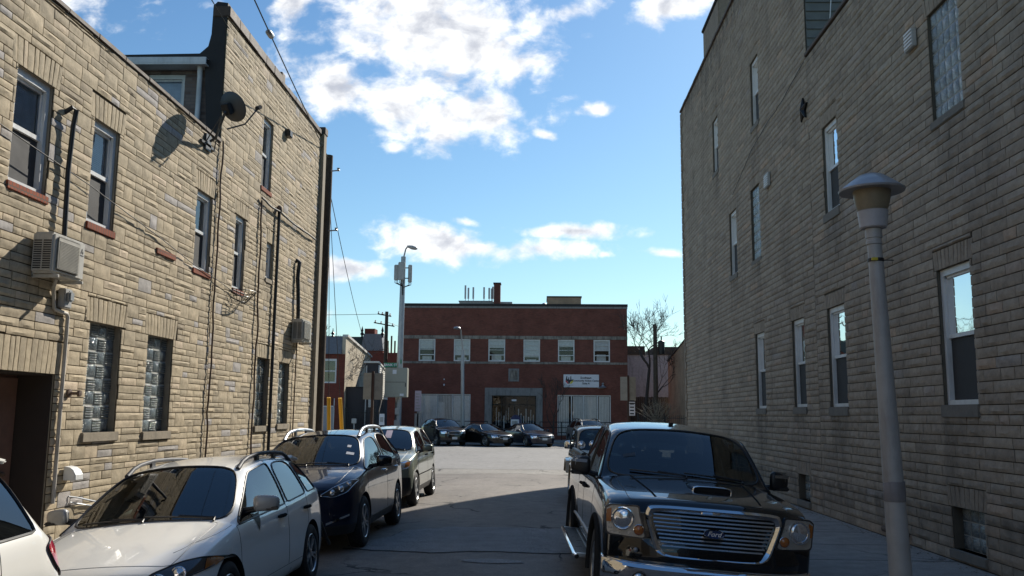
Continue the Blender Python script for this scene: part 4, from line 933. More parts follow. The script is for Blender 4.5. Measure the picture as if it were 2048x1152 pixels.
def ironfence(name,label,x0,x1,y,h,dz=.12):
    A=thing(name,label,'fence',((x0+x1)/2,y,dz)); g=MB(); n=int((x1-x0)/.13)
    for z in (.15,h-.2): g.box(x0,x1,y-.02,y+.02,dz+z,dz+z+.04)
    g.build('rails',M['blackm'],A); g=MB()
    for k in range(n+1): xx=x0+(x1-x0)*k/n; g.box(xx-.012,xx+.012,y-.012,y+.012,dz,dz+h)
    g.build('pickets',M['blackm'],A); g=MB()
    for k in range(int((x1-x0)/1.8)+1): xx=x0+k*1.8; g=MB(); g.box(xx-.05,xx+.05,y-.05,y+.05,dz,dz+h+.12); g.build('fence_post',M['blackm'],A)
ironfence('iron_fence','black iron picket fence in front of the far left houses',-12.1,-9.9,55.6,2.0,.184)
ironfence('iron_fence','black iron picket fence between the brick building and the tan brick building',6.7,10.2,61.6,1.9)
A=thing('fence_notice','small white notice on the dark wall behind the left iron fence','sign',(-9.8,55.5,1)); g=MB(); g.box(-9.98,-9.66,55.5,55.53,1.25,1.95); g.build('panel',M['signwhite'],A); g=MB(); g.box(-9.92,-9.72,55.49,55.499,1.45,1.75); g.build('print',M['greypaint'],A)
A=thing('fence_notice','small grey box on a post before the left iron fence','meter box',(-11.4,55,1)); g=MB(); g.box(-11.6,-11.3,55.0,55.15,1.35,1.65); g.build('box',M['galv'],A,bevel=.02); g=MB(); g.tube([(-11.45,55.1,.1),(-11.45,55.1,1.35)],.04,6); g.build('post',M['galv'],A)
# wooden crossarm pole
def xpole(label,x,y,h,arm,tr=False):
    A=thing('utility_pole',label,'utility pole',(x,y,0))
    g=MB(); g.tube([(x,y,0),(x,y,h)],[.2,.14],10); g.build('pole',M['wood'],A)
    if arm:
        for zz,w_ in ((h-.3,1.0),(h-1.1,1.5)):
            g=MB(); g.obox(Vector((x-.2,y,zz)),(w_*1.2,.08,.09),Matrix.Rotation(.18,3,'Y')); a_=g.build('crossarm',M['wood'],A)
            g=MB()
            for k in range(4): g.lathe([(.05,0),(.08,.05),(.04,.12),(.07,.16),(0,.2)],(x-.2+(-.5+k*.33)*w_,y,zz+.05-(-.5+k*.33)*w_*.18),6)
            g.build('insulators',M['galv'],a_)
    if tr:
        g=MB(); g.lathe([(0,0),(.22,.02),(.24,.1),(.24,.9),(.26,.92),(.2,.98),(.05,1.05),(.05,1.3),(0,1.3)],(x+.45,y,h-2.2),14); g.build('transformer',M['black'],A,smooth=40)
        g=MB(); g.box(x,x+.3,y-.05,y+.05,h-1.9,h-1.8); g.box(x,x+.3,y-.05,y+.05,h-1.4,h-1.3); g.build('bracket',M['black'],A)
    return A
xpole('distant utility pole with crossarms between the houses and the antenna pole',-13.1,75,10.6,True)
xpole('distant utility pole with black transformer right of the bare tree',8.35,58.9+6,8.6,False,True)
for i,(a,b) in enumerate((((-13.2,75,10.4),(-40,70,10.6)),((-13.0,75,9.7),(-9.2,82,9.9)))): wire('distant_wire','faint distant wire strung '+('left' if i==0 else 'right')+' from the crossarm pole',a,b,.4,.02)
# right background
A=thing('tan_brick_building','tan brick building with sloping roofline beside the far corner of the right wall','building',(12,66,0))
g=MB(); g.prism([(60.9+.4,0),(70,0),(70,6.2),(61.3,7.2)],lambda p,s_:(9.98+8*s_,p[0],p[1])); g.build('wall',M['bricktan'],A,fixn=True)
g=MB(); g.prism([(61.2,7.2),(70.1,6.2),(70.1,6.3),(61.2,7.3)],lambda p,s_:(9.93+8.1*s_,p[0],p[1])); g.build('coping',M['tar'],A,fixn=True)
A=thing('grey_wall_building','distant building with pale grey painted wall behind the bare tree','building',(9,78,0))
g=MB(); g.box(6.8,14,77,84,0,7.2); g.build('wall',M['ply'],A); g=MB(); g.box(6.8,9.0,76.9,84,7.2,7.95); g.box(9.8,14,76.9,84,7.2,7.9); g.build('parapet',M['fence'],A)
A=thing('board_fence','dark weathered board fence behind the bare shrub','fence',(8,71,0))
g=MB(); 
for k in range(24): xx=6.66+k*.15; g.box(xx,xx+.14,71+.01*(k%2),71.05,0,3.45+.05*random.random())
g.build('boards',M['fence'],A)
g=MB()
for z in (.6,2.6): g.box(6.66,10.2,71.06,71.12,z,z+.1)
g.build('rails',M['fence'],A)
# trees
def tree(name,label,cat,base,h,r0,seed,mat,lean=(0,0),levels=5,spread=.55,nb=(2,3),trunkf=.35,group=None,twig=.012,lf=1):
    rnd=random.Random(seed); A=thing(name,label,cat,base,group=group); tr=MB(); br=MB()
    def grow(p,d,L,r,lv):
        pts=[p.copy()]; rs=[r]; n=4 if lv<3 else 3; q=p.copy(); dd=d.copy()
        for i in range(n):
            dd=(dd+Vector((rnd.uniform(-1,1),rnd.uniform(-1,1),rnd.uniform(-.3,.7)))*(.14 if lv==0 else .26)).normalized(); q=q+dd*L/n; pts.append(q.copy()); rs.append(max(twig*.5,r*(1-.38*(i+1)/n)))
        (tr if lv==0 else br).tube(pts,rs,9 if lv==0 else (6 if lv<3 else 4))
        if lv>=levels: return
        k=rnd.randint(*nb)+(1 if lv in(2,3) else 0)
        if lv==0: k=4; L=L*lf
        for i in range(k):
            a=rnd.uniform(0,2*PI); t=spread*rnd.uniform(.55,1.35)
            o=dd.orthogonal().normalized(); o=Matrix.Rotation(a,3,dd)@o
            nd=(dd*math.cos(t)+o*math.sin(t)+Vector((0,0,.12))).normalized()
            f=pts[-1] if (i==0 or rnd.random()<.5) else pts[rnd.randint(max(1,n-2),n)]
            if lv==0 and i==3: f=pts[-3]
            grow(f.copy(),nd,L*rnd.uniform(.62,.86),max(twig,rs[-1]*rnd.uniform(.6,.85)),lv+1)
    grow(Vector(base),Vector((lean[0],lean[1],1)).normalized(),h*trunkf,r0,0)
    tr.build('trunk',mat,A,smooth=60); br.build('branches',mat,A)
    return A
tree('bare_tree','large bare winter tree between the brick building and the right wall','tree',(7.75,66.5,0),8.0,.17,41,M['bark'],levels=6,trunkf=.68,spread=.60,twig=.011,lf=.46)
tree('street_tree','small bare street tree in front of the brick facade','tree',(.9,64.5,.12),6.2,.08,5,M['bark'],levels=5,spread=.38,nb=(2,3),twig=.007,trunkf=.26)
tree('bare_tree','bare tree branches peeking out beside the utility pole on the far left','tree',(-14.6,58.5,.12),8.4,.13,31,M['bark'],levels=6,spread=.6,trunkf=.3,twig=.012)
A=thing('bare_shrub','pale bare pruned shrub behind the right iron fence','shrub',(8.2,64,0)); g=MB(); rnd=random.Random(4)
for k in range(26):
    a=rnd.uniform(0,PI); d=Vector((math.cos(a)*1.0,rnd.uniform(-.5,.5),.35+math.sin(a)*.8)).normalized(); p=Vector((8.3+rnd.uniform(-.3,.3),64,1.5)); pts=[p]
    for i in range(5): d=(d+Vector((rnd.uniform(-.25,.25),rnd.uniform(-.2,.2),rnd.uniform(-.1,.15)))).normalized(); pts.append(pts[-1]+d*.36)
    g.tube(pts,[.035,.03,.024,.02,.015,.01],5)
    g.tube([pts[2],pts[2]+Vector((rnd.uniform(-.4,.4),0,.4)),pts[2]+Vector((rnd.uniform(-.6,.6),0,.8))],[.02,.014,.008],4)
g.build('twigs',M['barkpale'],A)
g=MB()
for k in range(8):
    a=k*PI/4; g.tube([(8.2+.15*math.cos(a),64+.15*math.sin(a),0),(8.3+.2*math.cos(a),64+.2*math.sin(a),1.6)],[.07,.045],6)
g.build('stems',M['barkpale'],A)
g=MB(); rnd=random.Random(9)
for k in range(1400):
    x_=6.9+rnd.random()*3; y_=62.6+rnd.random()*3; h_=rnd.uniform(.2,.6)+.9*max(0,noise.noise(Vector((x_*1.3,y_,0)))); g.add([(x_,y_,h_),(x_+.05,y_,h_),(x_+.03+rnd.uniform(-.12,.12),y_,h_+.3)],[(0,1,2)])
    g.add([(x_,y_,0),(x_+.02,y_,0),(x_+.02,y_,h_)],[(0,1,2)])
tag(g.build('dry_weeds',P('dry winter weeds',(.09,.06,.03),.9)),'dry brown weeds growing behind the right iron fence','weeds',kind='stuff')
# row houses behind the camera, seen only in reflections
for (x0,x1,y0,y1,h_,l) in ((-13,-6.2,-34,-14.4,7.5,'plain brick rowhouse on the left behind the viewer'),(5.6,13,-34,-14.4,8.5,'plain brick rowhouse on the right behind the viewer'),(-30,30,-60,-50,8,'long plain brick block closing the street behind the viewer')):
    A=thing('plain_rowhouse',l,'building',((x0+x1)/2,y0,0)); g=MB(); g.box(x0,x1,y0,y1,0,h_); g.build('wall',M['limestone'],A); g=MB(); g.box(x0-.1,x1+.1,y0-.1,y1+.1,h_,h_+.2); g.build('roof',M['tar'],A)

# litter and grit along the kerbs and wall feet
g=MB(); rnd=random.Random(12)
for k in range(2600):
    q=rnd.random()
    if q<.3: x_=-4.6+abs(rnd.gauss(0,.12)); y_=rnd.uniform(3,27)
    elif q<.6: x_=2.62-abs(rnd.gauss(0,.12)); y_=rnd.uniform(3,30)
    elif q<.85: x_=5.5-abs(rnd.gauss(0,.10)); y_=rnd.uniform(4,33)
    else: x_=rnd.uniform(-4.5,2.5); y_=rnd.uniform(7,31)
    z_=(.02 if x_>2.9 else zr(x_,y_))+.004; s_=rnd.uniform(.006,.022)*(1 if q<.85 else .6); a=rnd.uniform(0,6.3)
    g.ct=rnd.random(); g.add([(x_+s_*math.cos(a+t),y_+s_*math.sin(a+t),z_+rnd.uniform(0,.4)*s_) for t in (0,1.6,3.1,4.7)]+[(x_,y_,z_+s_*.6)],[(0,1,4),(1,2,4),(2,3,4),(3,0,4)])
gm,gnt,gb_=newmat('grit and dead leaves'); ga=gnt.nodes.new('ShaderNodeAttribute'); ga.attribute_name='tint'; gnt.links.new(ramp(gnt,ga.outputs['Fac'],[(0,(.05,.035,.02)),(.6,(.16,.12,.08)),(.9,(.3,.28,.25)),(1,(.5,.5,.48))]),gb_.inputs['Base Color'])
tag(g.build('street_litter',gm,tint=True),'scattered grit and dead leaf bits along the kerbs','litter',kind='stuff')
# ---------------- vehicles
def tab(T,y):
    if y<=T[0][0]: return T[0][1]
    for (a,p),(b,q) in zip(T,T[1:]):
        if y<=b: return p+(q-p)*(y-a)/(b-a)
    return T[-1][1]
def wheel(parent,x,y,r,side,kind,rimr=.66,w=.21,n=5,rimmat='alloy',fine=True):
    N=40 if fine else 24
    Mx=Matrix.Rotation(PI/2*side,3,'Y')           # lathe z axis -> +-x (outwards)
    g=MB(); rr=r*rimr
    pr=[(rr,-w),(r*.9,-w),(r*.975,-w*.93),(r,-w*.78),(r,-w*.22),(r*.975,-w*.07),(r*.90,0),(r*.80,.006),(rr*1.03,-.004),(rr,-.012),(rr*.96,-.03),(rr*.95,-w)]
    g.lathe(pr,(x,y,r),N,0,Mx,caps=False)
    if fine:
        for k in range(36):
            for dd in (-.35,-.62):
                a=2*PI*k/36; c=Mx@Vector((r*math.cos(a),r*math.sin(a),w*dd))+Vector((x,y,r))
                rot=Mx@Matrix.Rotation(a,3,'Z'); g.obox(c,(.012,.022,w*.2),rot)
    wh=g.build('wheel',M['rubber'],parent,smooth=35,local=True)
    g=MB(); g.lathe([(rr*.97,-.02),(rr*.93,-.035),(rr*.90,-.09),(.03,-.10),(0,-.10)],(x,y,r),N,1,Mx,caps=False)
    g.lathe([(rr*.995,-.01),(rr*.965,-.004),(rr*.93,-.014),(rr*.92,-.05),(rr*.93,-.06)],(x,y,r),N,0,Mx,caps=False)
    g.lathe([(rr*.23,-.07),(rr*.22,-.02),(rr*.13,-.012),(0,-.012)],(x,y,r),20,0,Mx)
    for k in range(n):
        a=2*PI*k/n
        for off in ((-.16,.16) if kind=='twin' else (0,)):
            aa=a+off; rot=Mx@Matrix.Rotation(aa,3,'Z'); tw=.017 if kind=='twin' else rr*.17
            i0,i1=rr*.15,rr*.96; vs=[]
            for (rad,hw,z) in ((i0,tw*.9,-.02),(i1,tw*.65,-.012)):
                for yy in (-hw,hw):
                    for zz in (z,z-.035): vs.append(rot@Vector((rad,yy,zz))+Vector((x,y,r)))
            g.add(vs,[(0,2,6,4),(1,5,7,3),(0,4,5,1),(2,3,7,6),(0,1,3,2),(4,6,7,5)],0)
    g.build('rim',[M[rimmat],M['black']],wh,smooth=30,local=True,fixn=True)
    return wh
def vehicle(name,label,cat,sp,loc,rz,roll=0,group=None,paintm=None,far=False):
    A=thing(name,label,cat,loc,rz,group); A.rotation_euler=(0,roll,rz)
    L=sp['L']; c=sp['c']; ce=sp['ce']; zs=sp['zs']
    def ring(y):
        hw=tab(sp['hw'],y); zb=tab(sp['belt'],y); zt=tab(sp['top'],y); r=[]
        s=sp.get('side',(.93,.985,1.0,1.0,.985,.955))
        h0=zs; h1=zs+.13; hh=zb-.06-h1
        zz=[h0,h1,h1+hh*.36,h1+hh*.70,zb-.05,zb]
        for k in range(6): r.append((hw*s[k],zz[k]))
        if c-1e-6<=y<=ce+1e-6:
            rw=tab(sp['rw'],y); cr=tab(sp.get('crown',[(0,.07)]),y); z8=max(zb+.03,zt-cr)
            z7=z8-min(.05,(z8-zb)*.35); x5=hw*s[5]
            x7=rw+.035*min(1,(z8-zb)/.3); r.append((x5+(x7-x5)*.5+.012,zb+(z7-zb)*.5)); r.append((x7,z7)); r.append((rw-.03,z8+.004)); r.append((rw*.5,z8+(zt-z8)*.72)); r.append((0,zt))
        else:
            for f,g_ in ((.90,.30),(.80,.52),(.68,.70),(.36,.93),(0,1.0)): r.append((hw*s[5]*f/.955*.97,zb+(zt-zb)*g_))
        return r
    ys=sp['st']; N=len(ys)
    noseF=sp['nose']; tailF=sp['tail']
    def shift(y,x,z,hw):
        u=min(1.1,abs(x)/hw); f=noseF(u,z)*math.exp(-y/.45); b=tailF(u,z)*math.exp(-(L-y)/.35)
        o=0
        if c-.3<y<tab([(0,0)],0)+sp['r']+.4: o=-sp.get('bow',.10)*(1-u*u)*(1 if y<sp['r'] else .6)
        elif y<=c-.3 and y>.5: o=-sp.get('bow',.10)*(1-u*u)*.7
        return y+f-b+o
    vs=[];idx=[]
    rings=[ring(y) for y in ys]
    for i,y in enumerate(ys):
        r=rings[i]; hw=r[2][0]; row=[]
        def put(x,z): vs.append((x,shift(y,x,z,hw) ,z)); row.append(len(vs)-1)
        for k in range(6): put(*r[k])
        for k in range(6,11): put(*r[k])
        for k in range(9,5,-1): put(-r[k][0],r[k][1])
        for k in range(5,-1,-1): put(-r[k][0],r[k][1])
        tp=[r[k][0]/r[5][0] for k in range(6,11)]+[-r[k][0]/r[5][0] for k in range(9,5,-1)]
        for t in tp[::-1]: put(r[0][0]*t,r[0][1])
        idx.append(row)
    n=30; slots=['body','liner','windshield','rear_window','side_trim','hood','roof']+[]
    fs=[];mi=[]
    def slot(nm):
        if nm not in slots: slots.append(nm)
        return slots.index(nm)
    for i in range(N-1):
        ym=(ys[i]+ys[i+1])/2
        for j in range(n):
            a,b_=idx[i][j],idx[i][(j+1)%n]; c_,d=idx[i+1][(j+1)%n],idx[i+1][j]
            fs.append((a,b_,c_,d))
            side='R' if j<10 else 'L'; k=j if j<10 else 19-j
            nm='body'
            if j>=20: nm='liner'
            elif k==0 and sp.get('clad'): nm='side_trim'
            elif k in(5,6):
                for q,(y0,y1) in enumerate(sp['sidewin']):
                    if y0<ym<y1: nm='window%d%s'%(q,side)
            elif k in(8,9):
                if c<ym<sp['r']: nm='windshield'
                elif sp['e']<ym<sp['te']: nm='rear_window'
                elif sp['r']<ym<sp['e']: nm='roof'
                elif ym<c-.04 and ym>sp.get('hoodf',.18): nm='hood'
            elif k==7:
                if ym<c-.04 and ym>sp.get('hoodf',.18): nm='hood'
                elif sp['r']<ym<sp['e']: nm='roof'
            if k in(1,2,3,4) and nm=='body' and j<20:
                for q,(y0,y1) in enumerate(sp['doors']):
                    if y0<ym<y1: nm='door%d%s'%(q,side)
            mi.append(slot(nm))
    # caps
    for end in (0,N-1):
        r=rings[end]; row=idx[end]; hw=r[2][0]; y=ys[end]
        top=[row[5]]+row[6:15]+[row[15]]; bot=[row[0]]+row[21:30][::-1]+[row[20]]
        grid=[bot]
        for k in range(1,5):
            g_=[row[k]]
            for t in range(1,10):
                xt=vs[top[t]][0]/r[5][0]; x=r[k][0]*xt; z=r[k][1]+(vs[top[t]][2]-r[5][1])*(k/5)**2
                vs.append((x,shift(y,x,z,hw),z)); g_.append(len(vs)-1)
            g_.append(row[20-k]); grid.append(g_)
        grid.append(top)
        for k in range(5):
            for t in range(10):
                q=(grid[k][t],grid[k][t+1],grid[k+1][t+1],grid[k+1][t])
                fs.append(q if end==0 else q[::-1]); mi.append(slot('side_trim') if (k==0 and sp.get('clad')) else 0)
    me=bpy.data.meshes.new('cage'); me.from_pydata(vs,[],fs)
    for s_ in slots: me.materials.append(None)
    me.polygons.foreach_set('material_index',mi)
    bm=bmesh.new(); bm.from_mesh(me); bmesh.ops.recalc_face_normals(bm,faces=bm.faces)
    cl=bm.edges.layers.float.new('crease_edge')
    for e in bm.edges:
        m_=[f.material_index for f in e.link_faces]
        if len(m_)==2 and m_[0]!=m_[1]:
            wc=sp.get('wcrease',.55)
            nn=[slots[q] for q in m_]
            if any(q.startswith('window') or q in('windshield','rear_window') for q in nn): e[cl]=wc
            if 'hood' in nn or 'side_trim' in nn: e[cl]=max(e[cl],.35)
    for line,cv in sp.get('crease',((5,.35),(3,.2))):
        for i in range(N-1):
            for j in (line,20-line):
                a,b_=idx[i][j],idx[i+1][j]
                bm.verts.ensure_lookup_table(); e=bm.edges.get((bm.verts[a],bm.verts[b_]))
                if e: e[cl]=max(e[cl],cv)
    for end in (0,N-1):
        for j in range(5,15):
            e=bm.edges.get((bm.verts[idx[end][j]],bm.verts[idx[end][j+1]]))
            if e: e[cl]=sp.get('capcrease',.3)
    bm.to_mesh(me); bm.free()
    ob=link(bpy.data.objects.new('cage',me)); m_=ob.modifiers.new('s','SUBSURF'); m_.levels=m_.render_levels=2; m_.use_limit_surface=False
    cm=bpy.data.meshes.new('cut'); cb=bmesh.new(); wr=sp['wr']
    for wy in sp['wy']:
        for sd in (1,-1):
            T=Matrix.Translation((sd*(sp['hw'][-2][1]+.05 if 0 else sd*0+ (tab(sp['hw'],wy)-.02)*1.0) ,wy,wr))@Matrix.Rotation(PI/2,4,'Y')
            bmesh.ops.create_cone(cb,cap_ends=True,segments=56,radius1=sp.get('ar',wr+.055),radius2=sp.get('ar',wr+.055),depth=.56,matrix=T)
    cb.to_mesh(cm); cb.free()
    for s_ in slots: cm.materials.append(None)
    cm.polygons.foreach_set('material_index',[1]*len(cm.polygons))
    co=link(bpy.data.objects.new('cut',cm)); bo=ob.modifiers.new('b','BOOLEAN'); bo.object=co; bo.operation='DIFFERENCE'; bo.solver='EXACT'
    try: bo.material_mode='INDEX'
    except Exception: pass
    bpy.context.view_layer.update()
    dg=bpy.context.evaluated_depsgraph_get(); full=bpy.data.meshes.new_from_object(ob.evaluated_get(dg))
    bpy.data.objects.remove(ob); bpy.data.objects.remove(co)
    V=[v.co.copy() for v in full.vertices]; PF=[(tuple(p.vertices),p.material_index,p.normal.copy(),p.area) for p in full.polygons]
    nrm=[Vector() for _ in V]
    for f,m_,nn,ar in PF:
        if m_!=1:
            for q in f: nrm[q]+=nn*ar
    bvh=BVHTree.FromPolygons(V,[f for f,*_ in PF])
    pm=paintm or sp['paint']
    base={'body':('body',pm),'liner':('wheel_well',M['black']),'windshield':('windshield',M[sp.get('wg','carglass')]),'rear_window':('rear_window',M[sp.get('sg','carglass')]),'side_trim':('lower_cladding',M['black']),'hood':('hood',pm),'roof':('roof',pm)}
    parts={}
    for s_i,s_ in enumerate(slots):
        F=[f for f,m_,*_ in PF if m_==s_i]
        if not F: continue
        if s_.startswith('window'): nm,mt='side_window',M[sp.get('sg','carglass')]
        elif s_.startswith('door'): nm,mt='door',pm
        else: nm,mt=base[s_]
        used=sorted({q for f in F for q in f}); mp_={q:i for i,q in enumerate(used)}
        m2=bpy.data.meshes.new(nm); m2.from_pydata([V[q] for q in used],[],[tuple(mp_[q] for q in f) for f in F]); m2.materials.append(mt); m2.shade_smooth()
        if s_i!=1: m2.normals_split_custom_set_from_vertices([nrm[q].normalized() if nrm[q].length>0 else Vector((0,0,1)) for q in used])
        o=link(bpy.data.objects.new(nm,m2)); o.parent=A; parts[s_]=o
        glassy=s_.startswith('window') or s_ in('windshield','rear_window')
        if (glassy or s_.startswith('door') or s_ in ('hood',)) :
            ec={}
            for f in F:
                for a,b_ in zip(f,f[1:]+f[:1]):
                    k=(min(a,b_),max(a,b_)); ec[k]=ec.get(k,0)+1
            adj={}
            for (a,b_),cnt in ec.items():
                if cnt==1: adj.setdefault(a,[]).append(b_); adj.setdefault(b_,[]).append(a)
            seen=set(); g=MB()
            for s0 in adj:
                if s0 in seen: continue
                loop=[s0]; seen.add(s0); cur=s0
                while True:
                    nx=[q for q in adj[cur] if q not in seen]
                    if not nx: break
                    cur=nx[0]; seen.add(cur); loop.append(cur)
                if len(loop)>3: g.tube([V[q]+nrm[q].normalized()*(.001 if glassy else -.0022) for q in loop],(.010 if s_.startswith('window') else .012) if glassy else .0042,5,closed=True)
            if g.v: g.build('rubber_seal' if glassy else 'panel_gap',M['black'],o,local=True,smooth=60)
    bpy.data.meshes.remove(full)
    A_={'A':A,'bvh':bvh,'parts':parts,'sp':sp,'V':V}
    # wheels
    for wi,wy in enumerate(sp['wy']):
        for sd in (1,-1): wheel(A,sd*(tab(sp['hw'],wy)-.012),wy,wr,sd,sp.get('wk','single'),sp.get('rimr',.66),sp.get('ww',.215),sp.get('wn',5),sp.get('rim','alloy'),not far)
    # interior: floor, seats, dashboard, steering wheel
    if not far:
        zb=tab(sp['belt'],c+1)
        for yy,xs_ in ((sp['seat'],(-.37,.37)),(sp['seat']+.95,(-.36,0.0,.36))):
            for xx in xs_:
                g=MB(); g.box(xx-.23,xx+.23,yy-.35,yy+.2,.35,.62); g.obox(Vector((xx,yy+.22,zb-.14)),(.44,.14,.62),Matrix.Rotation(-.22,3,'X')); g.obox(Vector((xx,yy+.31,zb+.23)),(.24,.10,.17),Matrix.Rotation(-.2,3,'X')); g.build('seat',M['seat'],A,bevel=.045,smooth=40,local=True)
        g=MB(); hwc=tab(sp['rw'],c)-.08; g.box(-hwc,hwc,c+.06,c+.55,zb-.22,zb-.04); g.build('dashboard',M['seat'],A,bevel=.05,smooth=40,local=True)
        g=MB(); T_=Matrix.Rotation(-1.15,3,'X'); cc=Vector((.37,c+.72,zb-.05)); g.tube([cc+T_@Vector((.18*math.cos(a*PI/12),.18*math.sin(a*PI/12),0)) for a in range(24)],.016,6,closed=True)
        for a in (0,PI,-PI/2): g.tube([cc,cc+T_@Vector((.18*math.cos(a),.18*math.sin(a),0))],.014,5)
        g.build('steering_wheel',M['black'],A,local=True)
        g=MB(); g.obox(Vector((0,sp['r']-.12,tab(sp['top'],sp['r'])-.15)),(.22,.03,.07),Matrix.Identity(3)); g.build('rear_view_mirror',M['black'],A,bevel=.01,local=True)
    return A_
FR={'front':(Vector((0,-3,0)),Vector((1,0,0)),Vector((0,0,1)),Vector((0,1,0))),'R':(Vector((3,0,0)),Vector((0,1,0)),Vector((0,0,1)),Vector((-1,0,0))),'L':(Vector((-3,0,0)),Vector((0,1,0)),Vector((0,0,1)),Vector((1,0,0))),
 'top':(Vector((0,0,4)),Vector((1,0,0)),Vector((0,1,0)),Vector((0,0,-1))),'rear':(Vector((0,9,0)),Vector((1,0,0)),Vector((0,0,1)),Vector((0,-1,0)))}
def hit(car,fr,a,b,off):
    O,U,V_,D_=FR[fr] if isinstance(fr,str) else fr
    p=O+U*a+V_*b; h,n,_,_=car['bvh'].ray_cast(p,D_)
    if h is None:
        h,n,_,_=car['bvh'].find_nearest(p+D_*3)
    if n.dot(D_)>0: n=-n
    return h+n*off
def dense(poly,st=.04):
    o=[]
    for i,p in enumerate(poly):
        q=poly[(i+1)%len(poly)]; d=math.dist(p,q); k=max(1,int(d/st))
        for j in range(k): o.append((p[0]+(q[0]-p[0])*j/k,p[1]+(q[1]-p[1])*j/k))
    return o
def rnd_poly(poly,r=.3,n=3):
    o=[];N=len(poly)
    for i in range(N):
        a,b,c=Vector(poly[i-1]),Vector(poly[i]),Vector(poly[(i+1)%N]); p=b.lerp(a,r);q=b.lerp(c,r)
        for k in range(n+1):
            t=k/n; o.append(tuple(p*(1-t)**2+b*2*t*(1-t)+q*t*t))
    return o
def decal(car,name,fr,poly,mat,off=.004,step=.05,parent=None,rim=None,mirror=False,rimr=.005):
    res=[]
    for s_ in ((1,-1) if mirror else (1,)):
        pl=dense(poly,step); vs,fs=cdt(pl,step)
        f2=fr
        if mirror and s_<0 and fr in('R','L'): f2='L' if fr=='R' else 'R'
        P3=[]
        for (a,b) in vs:
            if fr in('front','top','rear'): a=a*s_
            P3.append(hit(car,f2,a,b,off))
        g=MB(); g.add(P3,fs)
        # a real thickness back to the body
        o=g.build(name,mat,parent or car['A'],smooth=50,local=True,fixn=False)
        bm=bmesh.new(); bm.from_mesh(o.data); bmesh.ops.recalc_face_normals(bm,faces=bm.faces)
        fr_=FR[f2] if isinstance(f2,str) else f2
        tot=sum((f.normal for f in bm.faces),Vector())
        if tot.dot(fr_[3])>0: bmesh.ops.reverse_faces(bm,faces=bm.faces)
        bm.to_mesh(o.data); bm.free()
        if rim:
            nb=len(pl); r_=MB(); r_.tube([hit(car,f2,(a*s_ if fr in('front','top','rear') else a),b,off) for a,b in pl],rimr,6,closed=True); r_.build('bezel',rim,o,smooth=60,local=True)
        res.append(o)
    return res
def lampdisc(car,name,pos,d,r,mat,parent,depth=.03,ring=None):
    q=Vector(d).normalized().to_track_quat('Z','Y').to_matrix()
    g=MB(); g.lathe([(r,-.01),(r*.98,.0),(r*.7,.012),(r*.3,.02),(0,.022)],pos,20,0,q); o=g.build(name,mat,parent,smooth=60,local=True)
    if ring:
        g=MB(); g.lathe([(r,-.01),(r*1.08,-.005),(r*1.08,.008),(r,.01),(r*.97,0)],pos,20,0,q,caps=False); g.build('bezel',ring,o,smooth=40,local=True)
    return o
def mirror_(car,y,z,x,mat,w=.20,h=.14,chrome=False,d=.11,fold=.10):
    for s_ in (1,-1):
        n_=MB(); cx=s_*(x+w/2+fold)
        # rounded housing: superellipsoid
        vs=[];fs=[];nu,nv=16,8
        for j in range(nv+1):
            ph=-PI/2+PI*j/nv
            for i in range(nu):
                th=2*PI*i/nu
                ex=lambda v,p:math.copysign(abs(v)**p,v)
                X_=ex(math.cos(ph),.45)*ex(math.cos(th),.55); Z_=ex(math.sin(ph),.6); Y_=ex(math.cos(ph),.45)*ex(math.sin(th),.7)
                tp=1-.18*X_*s_
                vs.append((cx+X_*w/2,y+Y_*d/2*(1 if Y_<0 else .35)+.03*X_*s_,z+Z_*h/2*tp))
        for j in range(nv):
            for i in range(nu): fs.append((j*nu+i,j*nu+(i+1)%nu,(j+1)*nu+(i+1)%nu,(j+1)*nu+i))
        n_.add(vs,fs); o=n_.build('mirror',mat,car['A'],smooth=60,local=True)
        g=MB(); g.tube([(s_*(x-.04),y+.03,z-h*.55),(s_*(x+.06),y+.01,z-h*.42),(cx-s_*w*.2,y,z-h*.3)],[.05,.035,.03],8); g.box(cx-w*.5,cx+w*.5,y-d*.42,y+d*.18,z-h*.52,z-h*.28); g.build('mirror_stalk',M['black'],o,bevel=.012,local=True,smooth=40)
        g=MB(); g.box(cx-w*.42,cx+w*.42,y+d*.165,y+d*.19,z-h*.4,z+h*.38); g.build('mirror_glass',M['chrome'],o,bevel=.004,local=True)
def handles(car,ys_,z,mat):
    for i,y in enumerate(ys_):
        for s_,f in ((1,'R'),(-1,'L')):
            d=car['parts'].get('door%d%s'%(i,f)) or car['A']
            p=hit(car,f,y,z,.022); g=MB(); g.tube([hit(car,f,y-.10,z,.002),hit(car,f,y-.085,z+.003,.024),p,hit(car,f,y+.085,z,.024),hit(car,f,y+.10,z,.002)],[.014,.019,.019,.019,.014],8); h_=g.build('handle',mat,d,smooth=60,local=True)
            pl=[(y+.07*math.cos(k*PI/8),z+.032*math.sin(k*PI/8)) for k in range(16)]
            if not isinstance(d,dict): decal(car,'handle_recess',f,pl,M['black'] if False else car['sp']['paint'],.001,.03,parent=d)
def seamline(car,fr,pts,r=.004,mat=None,name='panel_gap',parent=None):
    q=[]
    for a,b in zip(pts,pts[1:]):
        k=max(2,int(math.dist(a,b)/.06))
        for j in range(k): q.append(hit(car,fr,a[0]+(b[0]-a[0])*j/k,a[1]+(b[1]-a[1])*j/k,-.001))
    q.append(hit(car,fr,*pts[-1],-.001)); g=MB(); g.tube(q,r,5); return g.build(name,mat or M['black'],parent or car['A'],local=True,smooth=60)
